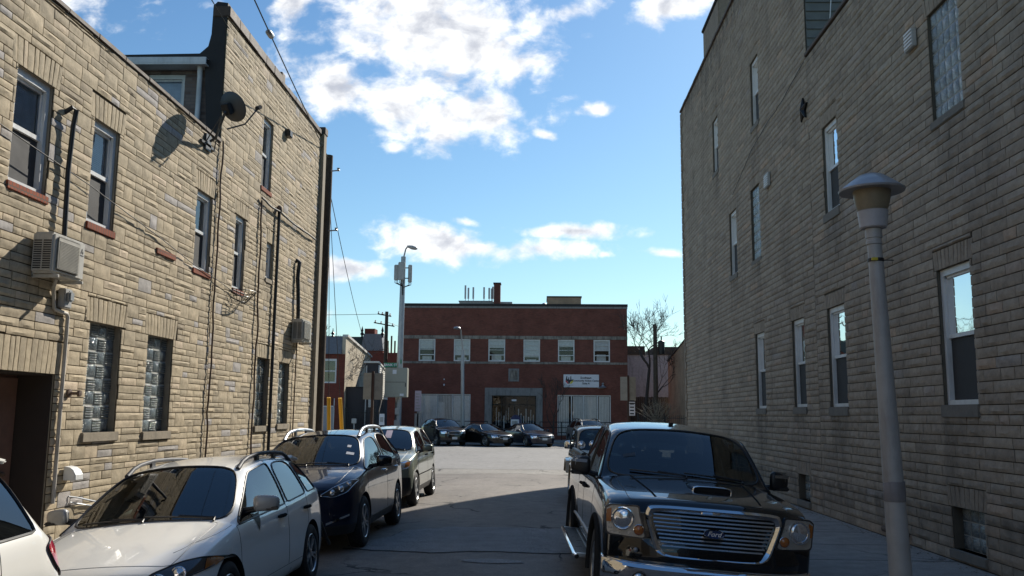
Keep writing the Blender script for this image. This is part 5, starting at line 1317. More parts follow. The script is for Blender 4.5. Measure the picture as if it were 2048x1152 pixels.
def rails(car,x,y0,y1,mat,h=.06,r=.02,legs=2):
    for s_ in (1,-1):
        n=12; pts=[]
        for k in range(n+1):
            t=k/n; yy=y0+(y1-y0)*t; p=hit(car,'top',s_*x,yy,0); e=min(1,min(t,1-t)*6); pts.append(p+Vector((0,0,h*math.sin(e*PI/2)+.004)))
        g=MB(); g.tube(pts,[r*1.2]+[r]*(n-1)+[r*1.2],8)
        o=g.build('roof_rail',mat,car['A'],smooth=50,local=True)
        g=MB()
        for t in ((.33,.66) if legs==2 else (.5,)):
            yy=y0+(y1-y0)*t; p=hit(car,'top',s_*x,yy,0); g=MB(); g.box(p.x-.015,p.x+.015,yy-.05,yy+.05,p.z-.01,p.z+h); g.build('rail_foot',M['black'],o,bevel=.008,local=True)
def wipers(car,c,bow,w=.62,z=None):
    for k,(x0,x1) in enumerate(((.62,-.02),(.0,-.60))):
        q=[hit(car,'top',x0+(x1-x0)*t,c+.02-bow*(1-(x0+(x1-x0)*t)**2/.7)+.03*t,.02) for t in [i/8 for i in range(9)]]
        g=MB(); g.tube(q,.009,5); g.tube([q[0]-Vector((0,.05,.02)),q[0],q[4]+Vector((0,0,.012))],.011,5); g.build('wiper',M['black'],car['A'],local=True)
white=paint('pearl white car paint',(.86,.85,.80),.0,.3,.04)
navy=paint('dark navy car paint',(.008,.014,.034),.3,.3,.02); sage=paint('pale sage metallic paint',(.23,.25,.195),.5,.33); blackp=paint('black car paint',(.005,.006,.008),.0,.2,.015)
tanp=paint('tan car paint',(.40,.32,.20),.0,.4); blk2=paint('far black car paint',(.005,.005,.006),.0,.3,.01); bluep=paint('midnight blue car paint',(.007,.009,.022),.2,.3,.01); silv=paint('silver car paint',(.25,.26,.26),.6,.35)
HB=dict(L=4.42,c=1.22,ce=4.42,r=2.05,e=3.98,te=4.28,zs=.20,
 top=[(0,.70),(.12,.76),(.4,.84),(.8,.92),(1.22,1.005),(1.6,1.22),(2.05,1.42),(2.5,1.475),(3.0,1.48),(3.5,1.455),(3.98,1.40),(4.28,1.06),(4.42,.92)],
 belt=[(0,.62),(.12,.66),(.4,.78),(.8,.86),(1.22,.915),(2.4,.955),(3.6,1.02),(4.15,1.03),(4.28,.99),(4.42,.84)],
 hw=[(0,.72),(.12,.78),(.4,.835),(.9,.86),(2.4,.862),(3.6,.87),(4.1,.85),(4.28,.81),(4.42,.76)],
 rw=[(1.22,.80),(2.05,.60),(2.6,.60),(3.4,.585),(3.98,.55),(4.28,.66),(4.42,.70)],crown=[(0,.05),(2,.06),(3.9,.06),(4.28,.04)],
 st=[0,.12,.4,.65,.95,1.18,1.22,1.6,2.03,2.10,2.55,2.64,2.72,3.1,3.44,3.52,3.75,3.95,4.02,4.24,4.31,4.42],
 sidewin=[(1.24,2.60),(2.70,3.46),(3.50,3.96)],doors=[(1.19,2.66),(2.66,3.48)],
 nose=lambda u,z:.26*u**2.6+.05*max(0,z-.5)/.3+.06*max(0,.35-z)/.15,tail=lambda u,z:.14*u**3+.10*max(0,z-.75)/.3,
 wy=(.90,3.545),wr=.325,ar=.375,seat=2.15,wn=5,wk='twin',paint=white,bow=.10,seg=0)
def hatch(name,label,cat,loc,rz,roll):
    car=vehicle(name,label,cat,HB,loc,rz,roll)
    A=car['A']; fd=(Vector((0,-3,0)),Vector((1,0,0)),Vector((0,0,1)),Vector((0,1,0)))
    # swept headlamp: dark housing, projector, amber corner
    hl=rnd_poly([(.44,.575),(.62,.60),(.82,.71),(.855,.79),(.80,.80),(.66,.775),(.48,.69)],.22)
    for s_ in (1,-1):
        sg=(Vector((s_*1.2,-2.2,1.2)),Vector((s_*.88,.47,0)),Vector((0,0,1)),Vector((-s_*.40,.80,-.30)).normalized())
        sg=(Vector((s_*0.3,-1.4,.0)),Vector((s_*1.0,0.0,0)),Vector((0,0,1)),Vector((0,.97,-.10)).normalized())
        pol=[(a-.3,b+.14) for a,b in hl]
        o=decal(car,'headlight',sg,pol,M['lampdark'],.006,.03,rim=M['black'],rimr=.006)[0]
        for (a,b,r_,mt) in ((.55,.645,.05,'lens'),(.67,.685,.055,'lens')):
            p=hit(car,sg,a-.3,b+.14,.004); lampdisc(car,'projector',p,(s_*.25,-.9,.25),r_,M['lens'],o,ring=M['chrome'])
        am=[(.80,.705),(.835,.73),(.85,.79),(.825,.80),(.80,.785)]; decal(car,'turn_signal',sg,[(a-.3,b+.14) for a,b in am],M['amber'],.011,.03,parent=o)
    decal(car,'grille','front',rnd_poly([(-.34,.52),(.34,.52),(.40,.62),(.34,.68),(-.34,.68),(-.40,.62)],.2),M['black'],.006,.04,rim=M['chrome'],rimr=.009)
    decal(car,'lower_grille','front',rnd_poly([(-.5,.27),(.5,.27),(.42,.42),(-.42,.42)],.2),M['black'],.006,.05)
    decal(car,'licence_plate','front',[(-.15,.40),(.15,.40),(.15,.52),(-.15,.52)],M['plate'],.02,.1)
    decal(car,'tail_light','R',rnd_poly([(4.02,.98),(4.20,1.03),(4.30,.96),(4.33,.84),(4.24,.80),(4.12,.88)],.25),M['red'],.008,.03,mirror=True,rim=M['black'],rimr=.004)
    mirror_(car,1.50,1.07,.78,P('two tone mirror cap',(.32,.32,.31),.3,coat=.6),.23,.14)
    handles(car,(2.40,3.33),.86,white)
    rails(car,.56,1.98,3.75,P('dark grey rail',(.03,.032,.04),.6),.058,.021)
    g=MB(); g.prism([(3.90,1.40),(4.22,1.36),(4.24,1.385),(3.95,1.44)],lambda p,s_:(-.54+1.08*s_,p[0],p[1])); g.build('spoiler',white,A,bevel=.012,local=True,fixn=True,smooth=40)
    wipers(car,1.22,.1)
    for f in 'RL': 
        seamline(car,f,[(.42,.80),(.6,.845),(.9,.885),(1.15,.92)],.0035)
        decal(car,'door_applique',f,[(1.60,.955),(1.80,.965),(1.76,.88),(1.70,.80),(1.66,.85)],M['black'],.004,.04,parent=car['parts'].get('door0'+f))
    return car
HB['top']=[(a,b+(.035 if a>1.8 else 0)) for a,b in HB['top']]
hb1=hatch('white_hatchback','pearl white hatchback with grey roof rails parked nearest in full view on the left','car',(-3.47,6.95,zr(-3.56,8)-.02),R(-.5),R(-4.6))
SUV1=dict(L=4.62,c=1.20,ce=4.62,r=2.02,e=4.18,te=4.46,zs=.25,
 top=[(0,.92),(.12,.98),(.4,1.05),(.8,1.12),(1.2,1.18),(1.6,1.42),(2.02,1.625),(2.5,1.685),(3.2,1.695),(3.8,1.67),(4.18,1.62),(4.46,1.2),(4.62,1.0)],
 belt=[(0,.84),(.12,.88),(.4,.97),(.8,1.03),(1.2,1.08),(2.4,1.12),(3.6,1.18),(4.3,1.2),(4.46,1.12),(4.62,.95)],
 hw=[(0,.76),(.12,.82),(.4,.885),(.9,.915),(2.4,.91),(3.6,.925),(4.2,.90),(4.46,.86),(4.62,.80)],
 rw=[(1.2,.83),(2.02,.64),(2.6,.64),(3.4,.625),(4.18,.59),(4.46,.70),(4.62,.74)],crown=[(0,.06)],
 st=[0,.12,.4,.65,.95,1.16,1.2,1.6,2.0,2.07,2.60,2.68,2.76,3.2,3.60,3.67,3.95,4.15,4.22,4.42,4.49,4.62],
 sidewin=[(1.22,2.64),(2.72,3.63),(3.65,4.12)],doors=[(1.17,2.70),(2.70,3.64)],clad=True,
 nose=lambda u,z:.28*u**2.6+.05*max(0,z-.6)/.4+.05*max(0,.4-z)/.15,tail=lambda u,z:.14*u**3+.10*max(0,z-.85)/.3,
 wy=(.93,3.64),wr=.36,ar=.415,seat=2.25,wn=5,wk='twin',paint=navy,wg='carglass',sg='cartint',bow=.10)
rg=vehicle('navy_suv','dark navy crossover with silver roof rails parked behind the white hatchback','car',SUV1,(-3.42,12.3,zr(-3.42,14)),R(-.8),R(-3.5))
for s_ in (1,-1):
    sg=(Vector((0,-2,0)),Vector((s_,0,0)),Vector((0,0,1)),Vector((0,1,0)))
    o=decal(rg,'headlight',sg,rnd_poly([(.44,.80),(.62,.765),(.78,.82),(.88,.965),(.80,.97),(.62,.90)],.2),M['lampdark'],.006,.03,rim=M['chrome'],rimr=.005)[0]
    for a,b,r_ in ((.60,.835,.038),(.70,.875,.045),(.79,.92,.035)): lampdisc(rg,'projector',hit(rg,sg,a,b,.006),(s_*.2,-.95,.15),r_,M['lens'],o,ring=M['chrome'])
    decal(rg,'fog_trim',sg,[(.52,.40),(.80,.50),(.80,.525),(.52,.43)],M['chrome'],.01,.05)
decal(rg,'grille','front',rnd_poly([(-.40,.62),(.40,.62),(.46,.80),(.40,.84),(-.40,.84),(-.46,.80)],.15),M['black'],.006,.04)
seamline(rg,'front',[(-.24,.84),(-.13,.64),(.13,.64),(.24,.84)],.012,M['chrome'],'grille_trim')
decal(rg,'licence_plate','front',[(-.15,.46),(.15,.46),(.15,.6),(-.15,.6)],M['plate'],.015,.1)
decal(rg,'tail_light','R',rnd_poly([(4.2,1.14),(4.42,1.17),(4.5,1.0),(4.3,1.02)],.25),M['red'],.006,.04,mirror=True)
mirror_(rg,1.58,1.18,.86,blackp,.24,.16); handles(rg,(2.45,3.50),1.0,M['chrome']); rails(rg,.60,1.98,3.95,M['alloy'],.085,.026); wipers(rg,1.2,.1)
decal(rg,'windscreen_sticker','top',[(.50,1.60),(.56,1.60),(.56,1.66),(.50,1.66)],M['signwhite'],.004,.03,parent=rg['parts']['windshield'])
decal(rg,'windscreen_sticker','top',[(.52,1.42),(.64,1.42),(.64,1.48),(.52,1.48)],M['signwhite'],.004,.03,parent=rg['parts']['windshield'])
A=thing('bicycle_rack','folded black tubular rack with chrome foot on the rear bumper of the white hatchback','bicycle rack',(-3.0,11.5,.3))
g=MB(); g.tube([(-2.98,11.33,.66),(-2.90,11.5,.68),(-2.80,11.62,.52),(-2.74,11.7,.32),(-2.70,11.72,.24)],.022,8); g.tube([(-3.05,11.33,.62),(-2.96,11.55,.60),(-2.88,11.66,.45),(-2.86,11.7,.3)],.02,8); g.build('frame',M['black'],A,smooth=50)
g=MB(); g.tube([(-3.2,11.45,.36),(-2.82,11.6,.36)],.018,8); g.build('bar',M['chrome'],A)
SUV2=dict(SUV1); SUV2.update(L=4.52,paint=sage,sg='cartint',wy=(.90,3.52),wr=.345,ar=.40,
 st=[y*4.52/4.62 for y in SUV1['st']],wn=5,wk='single',doors=[(1.15,2.64),(2.64,3.56)])
SUV2['c']=1.2*4.52/4.62; SUV2['ce']=4.52
for k_ in ('r','e','te'): SUV2[k_]=SUV1[k_]*4.52/4.62
SUV2['sidewin']=[(a*4.52/4.62,b*4.52/4.62) for a,b in SUV1['sidewin']]
for k_ in ('top','belt','hw','rw'): SUV2[k_]=[(a*4.52/4.62,b) for a,b in SUV1[k_]]
SUV2['rw']=[(a,b+.02) for a,b in SUV2['rw']]
cv=vehicle('sage_suv','pale sage green crossover parked third in the left row','car',SUV2,(-3.50,18.4,zr(-3.5,20)),R(-.6),R(-3.3))
for s_ in (1,-1):
    sg=(Vector((0,-2,0)),Vector((s_,0,0)),Vector((0,0,1)),Vector((0,1,0)))
    o=decal(cv,'headlight',sg,rnd_poly([(.50,.78),(.80,.80),(.87,.95),(.74,.95),(.52,.88)],.2),M['lens'],.006,.04,rim=M['chrome'])[0]
    decal(cv,'turn_signal',sg,rnd_poly([(.74,.82),(.82,.84),(.84,.92),(.76,.92)],.25),M['amber'],.012,.04,parent=o)
decal(cv,'grille','front',rnd_poly([(-.44,.68),(.44,.68),(.48,.86),(-.48,.86)],.15),M['black'],.006,.05,rim=M['chrome'])
decal(cv,'bumper_guard','front',rnd_poly([(-.84,.30),(.84,.30),(.84,.62),(-.84,.62)],.08),M['black'],.008,.06)
mirror_(cv,1.55,1.17,.86,sage,.22,.15); handles(cv,(2.4,3.42),1.0,sage); wipers(cv,1.17,.1)
decal(cv,'paper_notice','top',[(.12,1.52),(.26,1.52),(.26,1.84),(.12,1.84)],M['parksign'],.004,.05,parent=cv['parts']['windshield'])
for f in 'RL': seamline(cv,f,[(1.2,.62),(2.6,.62),(3.5,.64)],.012,sage,'side_moulding')
# nearest white car, only its tail is in view
WC=dict(SUV1,paint=white,clad=False); WC['top']=[(a,b+.04) for a,b in SUV1['top']]; WC['belt']=[(a,b+.02) for a,b in SUV1['belt']]
hb2=vehicle('white_car','white car cropped at the lower left corner with its red tail light showing','car',WC,(-3.83,1.22,zr(-3.84,3)+.01),R(-1.0),R(-3))
decal(hb2,'tail_light','R',rnd_poly([(4.16,1.12),(4.34,1.17),(4.46,1.08),(4.54,.94),(4.44,.90),(4.28,1.0)],.25),M['red'],.012,.03,mirror=True,rim=M['black'],rimr=.004)
g=MB(); g.prism([(3.95,1.655),(4.26,1.61),(4.28,1.635),(4.0,1.69)],lambda p,s_:(-.56+1.12*s_,p[0],p[1])); g.build('spoiler',white,hb2['A'],bevel=.012,local=True,fixn=True,smooth=40)
mirror_(hb2,1.58,1.18,.86,white,.24,.16); handles(hb2,(2.45,3.50),1.0,white)
# pickup truck
PK=dict(L=5.75,c=1.50,ce=3.74,r=2.12,e=3.66,te=3.72,zs=.42,hoodf=.2,
 top=[(0,1.06),(.10,1.17),(.35,1.21),(.9,1.255),(1.5,1.315),(1.8,1.58),(2.12,1.83),(2.5,1.895),(3.2,1.90),(3.66,1.87),(3.74,1.42),(3.80,1.36),(5.6,1.36),(5.75,1.3)],
 belt=[(0,1.0),(.10,1.09),(.35,1.14),(.9,1.19),(1.5,1.225),(3.66,1.25),(3.74,1.27),(3.80,1.30),(5.6,1.32),(5.75,1.26)],
 hw=[(0,.965),(.10,.985),(.35,.99),(.9,1.0),(2.4,.985),(3.7,.985),(4.6,1.0),(5.6,.985),(5.75,.96)],
 rw=[(1.5,.91),(2.12,.735),(2.6,.725),(3.66,.71),(3.74,.72)],crown=[(0,.06)],side=(.965,.99,1.0,1.0,.985,.95),
 st=[0,.10,.35,.62,.95,1.3,1.46,1.5,1.8,2.10,2.18,2.66,2.75,2.84,3.2,3.55,3.66,3.74,3.80,4.1,4.6,5.2,5.62,5.75],
 sidewin=[(1.52,2.70),(2.80,3.58)],doors=[(1.44,2.76),(2.78,3.66)],crease=((5,.6),(3,.3)),capcrease=.6,
 nose=lambda u,z:.16*u**3+.02*max(0,z-.9)/.2,tail=lambda u,z:.04*u**3,
 wcrease=.85,wy=(.95,4.62),wr=.395,ar=.47,seat=2.5,wn=5,wk='single',rimr=.6,ww=.26,rim='alloy',paint=blackp,wg='carglass',sg='cartint',bow=.12)
pk=vehicle('black_pickup','large black pickup truck with chrome grille parked on the right','pickup truck',PK,(1.53,8.52,-.06),R(1.6),R(4.2))
A=pk['A']
FX=lambda x:.16*(abs(x)/.98)**3
def fpan(name,poly,mat,y,th,parent=A,inner=None,bev=.006,smooth=40):
    """panel standing in the front plane that follows the nose curve"""
    g=MB(); 
    if inner is None:
        vs,fs=cdt(dense(poly,.06),.08); n=len(vs)
        g.add([(x,y+FX(x),z) for x,z in vs]+[(x,y+FX(x)+th,z) for x,z in vs],fs+[tuple(q+n for q in f[::-1]) for f in fs])
        d=dense(poly,.06); k=len(d); g.add([(x,y+FX(x),z) for x,z in d]+[(x,y+FX(x)+th,z) for x,z in d],[(i,(i+1)%k,k+(i+1)%k,k+i) for i in range(k)])
    else:
        k=len(poly); a=[(x,y+FX(x),z) for x,z in poly]; b=[(x,y+FX(x)-.015,z) for x,z in [(p[0]*.6+q[0]*.4,p[1]*.6+q[1]*.4) for p,q in zip(poly,inner)]]; c_=[(x,y+FX(x)+.01,z) for x,z in inner]; d_=[(x,y+FX(x)+th,z) for x,z in inner]; e_=[(x,y+FX(x)+th,z) for x,z in poly]
        fs=[]
        for r_ in range(4): fs+=[(r_*k+i,r_*k+(i+1)%k,(r_+1)*k+(i+1)%k,(r_+1)*k+i) for i in range(k)]
        fs+=[(4*k+i,4*k+(i+1)%k,(i+1)%k,i) for i in range(k)]
        g.add(a+b+c_+d_+e_,fs)
    return g.build(name,mat,parent,smooth=smooth,local=True,fixn=True)
go=rnd_poly([(-.60,1.125),(.60,1.125),(.635,1.03),(.53,.72),(.45,.655),(-.45,.655),(-.53,.72),(-.635,1.03)],.28,4)
gi=[(x*.915,.893+(z-.893)*.80-.008) for x,z in go]
gr=fpan('grille_surround',go,M['chrome'],-.075,.09,inner=gi)
fpan('grille_back',gi,M['black'],.02,.01,parent=gr)
for k in range(11):
    z=.722+k*.0345; 
    xs_=[p[0] for p in gi if p[0]>0 and abs(p[1]-z)<.09]; 
    hw_=.46+.13*min(1,(z-.70)/.30) if z<1.02 else .60
    hw_=min(.555,.44+.42*max(0,z-.70)); g=MB(); n_=20
    a=[];
    for i in range(n_+1):
        x_=-hw_+2*hw_*i/n_; y_=-.055+FX(x_); a+=[(x_,y_,z-.006),(x_,y_-.012,z-.001),(x_,y_-.004,z+.012),(x_,y_+.012,z+.006)]
    g.add(a,[(i*4+j,i*4+(j+1)%4,(i+1)*4+(j+1)%4,(i+1)*4+j) for i in range(n_) for j in range(4)]); g.build('grille_bar',M['alloy'],gr,local=True,fixn=True,smooth=30)
ov=[(.098*math.cos(k*PI/12),.905+.040*math.sin(k*PI/12)) for k in range(24)]; ovi=[(x*.9,.905+(z-.905)*.86) for x,z in ov]
em=fpan('emblem',ov,M['chrome'],-.095,.03,parent=gr,inner=ovi); em['label']='blue oval badge with white script'
fpan('emblem_face',ovi,P('badge blue',(.01,.03,.12),.2,coat=1),-.088,.01,parent=em)
text('emblem_script','Ford',.062,(0,-.091,.902),FRONT,M['signwhite'],em,shear=.35,local=True,bold=.001,sx=1.05)
for s_ in (1,-1):
    fx=lambda pts:[(s_*a,b) for a,b in pts]
    hp=rnd_poly(fx([(.59,.79),(.97,.80),(.99,1.05),(.94,1.085),(.68,1.095),(.66,1.0)][::s_]),.14,3)
    hs=fpan('headlight',hp,M['lampdark'],-.012,.05)
    fpan('lamp_reflector',rnd_poly(fx([(.61,.805),(.955,.815),(.975,1.04),(.93,1.07),(.69,1.08),(.675,1.0)][::s_]),.14,3),P('bright lamp housing',(.50,.47,.42),.25,metal=.4),-.018,.01,parent=hs)
    lampdisc(pk,'main_beam',Vector((s_*.825,FX(.825)-.035,.965)),(s_*.2,-1,0),.098,M['lens'],hs,ring=M['chrome'])
    lampdisc(pk,'turn_signal',Vector((s_*.675,FX(.675)-.035,.875)),(s_*.1,-1,0),.046,M['amber'],hs,ring=M['chrome'])
    fpan('side_marker',rnd_poly(fx([(.925,.92),(.968,.92),(.972,1.03),(.93,1.05)][::s_]),.1),M['amber'],-.022,.01,parent=hs)
# bumper, lower fascia
def sweepx(name,prof,x1,mat,parent=A,y0=0,n=28,par=None):
    g=MB(); k=len(prof); vs=[]
    for i in range(n+1):
        x=-x1+2*x1*i/n; e=.20*(abs(x)/x1)**6
        for (dy,z) in prof: vs.append((x,y0+FX(x)*1.0+e+dy,z))
    g.add(vs,[(i*k+j,i*k+(j+1)%k,(i+1)*k+(j+1)%k,(i+1)*k+j) for i in range(n) for j in range(k)]+[tuple(range(k))[::-1],tuple(n*k+j for j in range(k))])
    return g.build(name,mat,parent,local=True,fixn=True,smooth=35)
sweepx('front_valance',[(-.05,.56),(-.065,.68),(-.03,.80),(.2,.80),(.2,.56)],.97,blackp,y0=-.02)
bp=sweepx('front_bumper',[(-.13,.36),(-.165,.42),(-.165,.555),(-.135,.585),(-.05,.60),(.15,.60),(.15,.36)],.985,M['chrome'],y0=-.02)
sweepx('bumper_step_pad',[(-.13,.588),(-.05,.604),(-.05,.615),(-.14,.60)],.97,M['chrome'],y0=-.02,parent=bp)
sweepx('lower_intake',[(-.172,.40),(-.172,.50),(-.10,.50),(-.10,.40)],.50,M['black'],y0=-.02,parent=bp)
sweepx('air_dam',[(-.08,.24),(-.10,.36),(.1,.36),(.1,.24)],.93,M['black'],y0=-.02)
for s_ in (1,-1):
    lampdisc(pk,'fog_lamp',Vector((s_*.67,-.19+FX(.67),.46)),(s_*.1,-1,0),.062,M['lens'],bp,ring=M['black'])
lampdisc(pk,'tow_hook_cover',Vector((-.70,-.095+FX(.7),.70)),(0,-1,0),.022,M['galv'],A)
# hood scoop, crease ridges
g=MB(); sx,sy,sz=.17,.72,tab(PK['top'],.72)
prf=[]
vs=[];N_=14
for j,(yy,w_,h_) in enumerate(((.62,.20,.085),(.80,.215,.085),(1.05,.20,.06),(1.30,.12,.01))):
    for i in range(N_+1):
        t=PI*i/N_; ex=math.copysign(abs(math.cos(t))**.5,math.cos(t)); vs.append((sx*0+.0+ex*w_,yy,tab(PK['top'],yy)-.035+h_*abs(math.sin(t))**.5))
g.add(vs,[(j*(N_+1)+i,j*(N_+1)+i+1,(j+1)*(N_+1)+i+1,(j+1)*(N_+1)+i) for j in range(3) for i in range(N_)])
sc_=g.build('hood_scoop',blackp,A,local=True,smooth=60,fixn=True)
for v in sc_.data.vertices: v.co.x+=.12
lp=[(.12+.19*math.copysign(abs(math.cos(t*PI/16))**.5,math.cos(t*PI/16)),.615,tab(PK['top'],.62)+.008+.038*math.copysign(abs(math.sin(t*PI/16))**.5,math.sin(t*PI/16))) for t in range(32)]
g=MB(); g.tube(lp,.009,8,closed=True); g.build('scoop_ring',M['chrome'],sc_,local=True,smooth=60)
g=MB(); g.add([(x,y+.01,z) for x,y,z in lp],[tuple(range(32))]); g.build('scoop_mouth',M['dark'],sc_,local=True)
for s_ in (1,-1):
    g=MB(); q=[hit(pk,'top',s_*(.50+.10*t),.25+1.15*t,.0) for t in [k/10 for k in range(11)]]; g.tube([p+Vector((0,0,-.016)) for p in q],.021,12); g.build('hood_ridge',blackp,pk['parts']['hood'],local=True,smooth=60)
    # fender flare
    for wy in PK['wy']:
        g=MB(); hw_=tab(PK['hw'],wy); g.tube([(s_*(hw_-.01),wy+.485*math.cos(a),.395+.485*math.sin(a)) for a in [(-.08+1.16*k/24)*PI for k in range(25)]],.035,8); g.build('fender_flare',blackp,A,local=True,smooth=60)
    # running board
    g=MB(); g.box(s_*.90,s_*1.14,1.55,3.95,.36,.40); rb=g.build('running_board',M['alloy'],A,bevel=.018,local=True)
    g=MB()
    for k in range(30): g.box(s_*.97,s_*1.12,1.65+k*.075,1.68+k*.075,.40,.404)
    g.build('step_tread',M['black'],rb,local=True)
    g=MB(); q=[(s_*1.115,1.50,.375),(s_*1.135,1.6,.385),(s_*1.14,3.9,.385)]; g.tube(q,.026,8); g.build('step_edge',M['chrome'],rb,local=True,smooth=50)
    seamline(pk,'R' if s_>0 else 'L',[(1.35,.60),(2.6,.60),(4.05,.60)],.018,M['greypaint'],'body_moulding')
mirror_(pk,1.78,1.34,.93,M['black'],.22,.20,d=.13,fold=.08)
for s_ in (1,-1):
    g=MB(); vs=[]
    cx=s_*(.93+.11+.08); g.box(cx-.10,cx+.10,1.70,1.80,1.34,1.445); g.build('mirror_cap',M['chrome'],A,bevel=.035,local=True,smooth=50)
handles(pk,(2.55,3.0),1.06,blackp); wipers(pk,1.5,.12)
g=MB(); g.box(-.86,.86,3.86,5.62,1.335,1.385); g.build('bed_cover',M['black'],A,bevel=.02,local=True)
for s_ in (1,-1): 
    g=MB(); g.tube([(s_*.93,3.84,1.375),(s_*.94,5.65,1.385)],.035,8); g.build('bed_rail',M['black'],A,local=True,smooth=50)
g=MB(); g.box(-.05,.03,2.42,2.50,1.87,1.90); g.build('roof_marker',M['black'],A,bevel=.015,local=True)
decal(pk,'windscreen_sticker','top',[(-.66,1.66),(-.52,1.66),(-.52,1.70),(-.66,1.70)],M['dish'],.004,.04,parent=pk['parts']['windshield'])
g=MB(); g.box(-.33,.05,2.9,2.92,1.36,1.40); g.build('cab_document',M['signwhite'],A,local=True)
# tan off-roader behind the pickup
OR=dict(SUV1); OR.update(L=4.0,c=1.35,ce=4.0,r=1.75,e=3.85,te=3.95,zs=.45,
 top=[(0,1.0),(.1,1.08),(.5,1.12),(1.35,1.16),(1.75,1.72),(2.2,1.76),(3.85,1.76),(3.95,1.2),(4.0,1.1)],belt=[(0,.95),(.1,1.02),(.5,1.05),(1.35,1.1),(3.9,1.12),(4.0,1.05)],
 hw=[(0,.62),(.1,.66),(.5,.70),(1.35,.76),(3.9,.78),(4.0,.76)],rw=[(1.35,.70),(1.75,.66),(3.85,.66),(4.0,.7)],
 st=[0,.1,.5,.9,1.31,1.35,1.55,1.72,1.79,2.3,2.38,2.46,2.9,3.3,3.6,3.83,3.87,3.94,4.0],sidewin=[(1.37,2.34),(2.42,3.7)],doors=[(1.33,2.4)],
 nose=lambda u,z:.03*u,tail=lambda u,z:.03*u,wy=(.62,3.2),wr=.39,ar=.43,paint=tanp,wk='single',seat=2.0,ww=.25,capcrease=.8,bow=.02)
orr=vehicle('tan_off_roader','tan boxy off-road vehicle mostly hidden behind the black pickup','car',OR,(1.50,19.2,zr(1.5,20)-.02),R(.8),R(3))
for s_ in (1,-1):
    for wy in OR['wy']:
        g=MB(); pts=[(wy-.62,.62),(wy-.45,.86),(wy-.1,.93),(wy+.3,.90),(wy+.55,.6)]
        g.prism(pts+[(a,b-.05) for a,b in pts[::-1]],lambda p,q_,s_=s_:(s_*(.66+.22*q_),p[0],p[1])); g.build('fender_flare',tanp,orr['A'],bevel=.012,local=True,fixn=True,smooth=40)
    lampdisc(orr,'headlight',Vector((s_*.42,-.01,.93)),(0,-1,0),.10,M['lens'],orr['A'],ring=M['chrome'])
    lampdisc(orr,'roof_lamp',Vector((s_*.34,1.45,1.32)),(0,-1,.1),.08,M['lens'],orr['A'],ring=M['chrome'])
    lampdisc(orr,'roof_lamp',Vector((s_*.60,1.40,1.30)),(0,-1,.1),.08,M['lens'],orr['A'],ring=M['chrome'])
decal(orr,'grille','front',[(-.3,.72),(.3,.72),(.3,1.0),(-.3,1.0)],M['black'],.006,.1)
mirror_(orr,1.6,1.28,.74,M['chrome'],.14,.18)
g=MB(); g.box(-.8,.8,-.22,-.08,.55,.70); g.build('front_bumper',M['black'],orr['A'],bevel=.02,local=True)
# cars across the street
def farcar(name,label,sp,x,y,rz,front):
    car=vehicle(name,label,'car',sp,(x,y,.03),R(rz),0,'cars parked nose out across the street',far=True)
    zt=sp['top'][1][1]; zb=sp['belt'][1][1]
    for s_ in (1,-1):
        sg=(Vector((0,-2,0)),Vector((s_,0,0)),Vector((0,0,1)),Vector((0,1,0)))
        decal(car,'headlight',sg,rnd_poly([(.44,zb-.12),(.76,zb-.14),(.80,zb+.03),(.50,zb+.02)],.2),M['lens'],.01,.06)
    decal(car,'grille','front',rnd_poly([(-.36,zb-.16),(.36,zb-.16),(.38,zb),(-.38,zb)],.15),M['black'],.01,.08,rim=M['chrome'],rimr=.012)
    decal(car,'licence_plate','front',[(-.16,.42),(.16,.42),(.16,.56),(-.16,.56)],M['plate'],.03,.1)
    mirror_(car,sp['c']+.35,tab(sp['belt'],sp['c'])+.08,sp['hw'][3][1]-.05,car['sp']['paint'],.2,.14)
    return car
SD=dict(L=4.75,c=1.35,ce=4.05,r=2.15,e=3.3,te=3.98,zs=.2,
 top=[(0,.66),(.12,.74),(.5,.84),(1.35,.97),(1.75,1.2),(2.15,1.38),(2.6,1.43),(3.3,1.38),(3.98,1.04),(4.6,1.0),(4.75,.92)],
 belt=[(0,.60),(.12,.66),(.5,.78),(1.35,.89),(3.9,.95),(4.6,.92),(4.75,.84)],hw=[(0,.74),(.12,.80),(.5,.87),(.9,.90),(4.0,.90),(4.6,.84),(4.75,.78)],
 rw=[(1.35,.80),(2.15,.60),(3.3,.58),(3.98,.72),(4.05,.76)],st=[0,.12,.5,.95,1.3,1.35,1.75,2.12,2.19,2.68,2.74,2.80,3.28,3.34,3.7,3.95,4.02,4.3,4.6,4.75],
 sidewin=[(1.37,2.70),(2.76,3.6)],doors=[(1.32,2.73),(2.73,3.7)],nose=lambda u,z:.22*u**2.5,tail=lambda u,z:.15*u**3,wy=(.92,3.72),wr=.33,seat=2.3,paint=blk2,sg='cartint',bow=.1)
S3=dict(SUV1,paint=blk2); farcar('black_suv','black SUV, leftmost of the cars parked across the street',S3,-5.2,54.9,24,0)
farcar('black_sedan','black sedan between the black SUV and the dark blue sedan across the street',SD,-2.1,54.6,36,0)
farcar('blue_sedan','dark blue sedan in front of the brick building entrance',dict(SD,paint=bluep,top=[(a,b+.03) for a,b in SD['top']]),-.0+.3,54.7,26,0)
fs_=farcar('silver_suv','silver SUV partly hidden behind the black pickup across the street',dict(SUV1,paint=silv),3.75,55.2,16,0); rails(fs_,.6,2,3.9,M['black'],.09,.03)
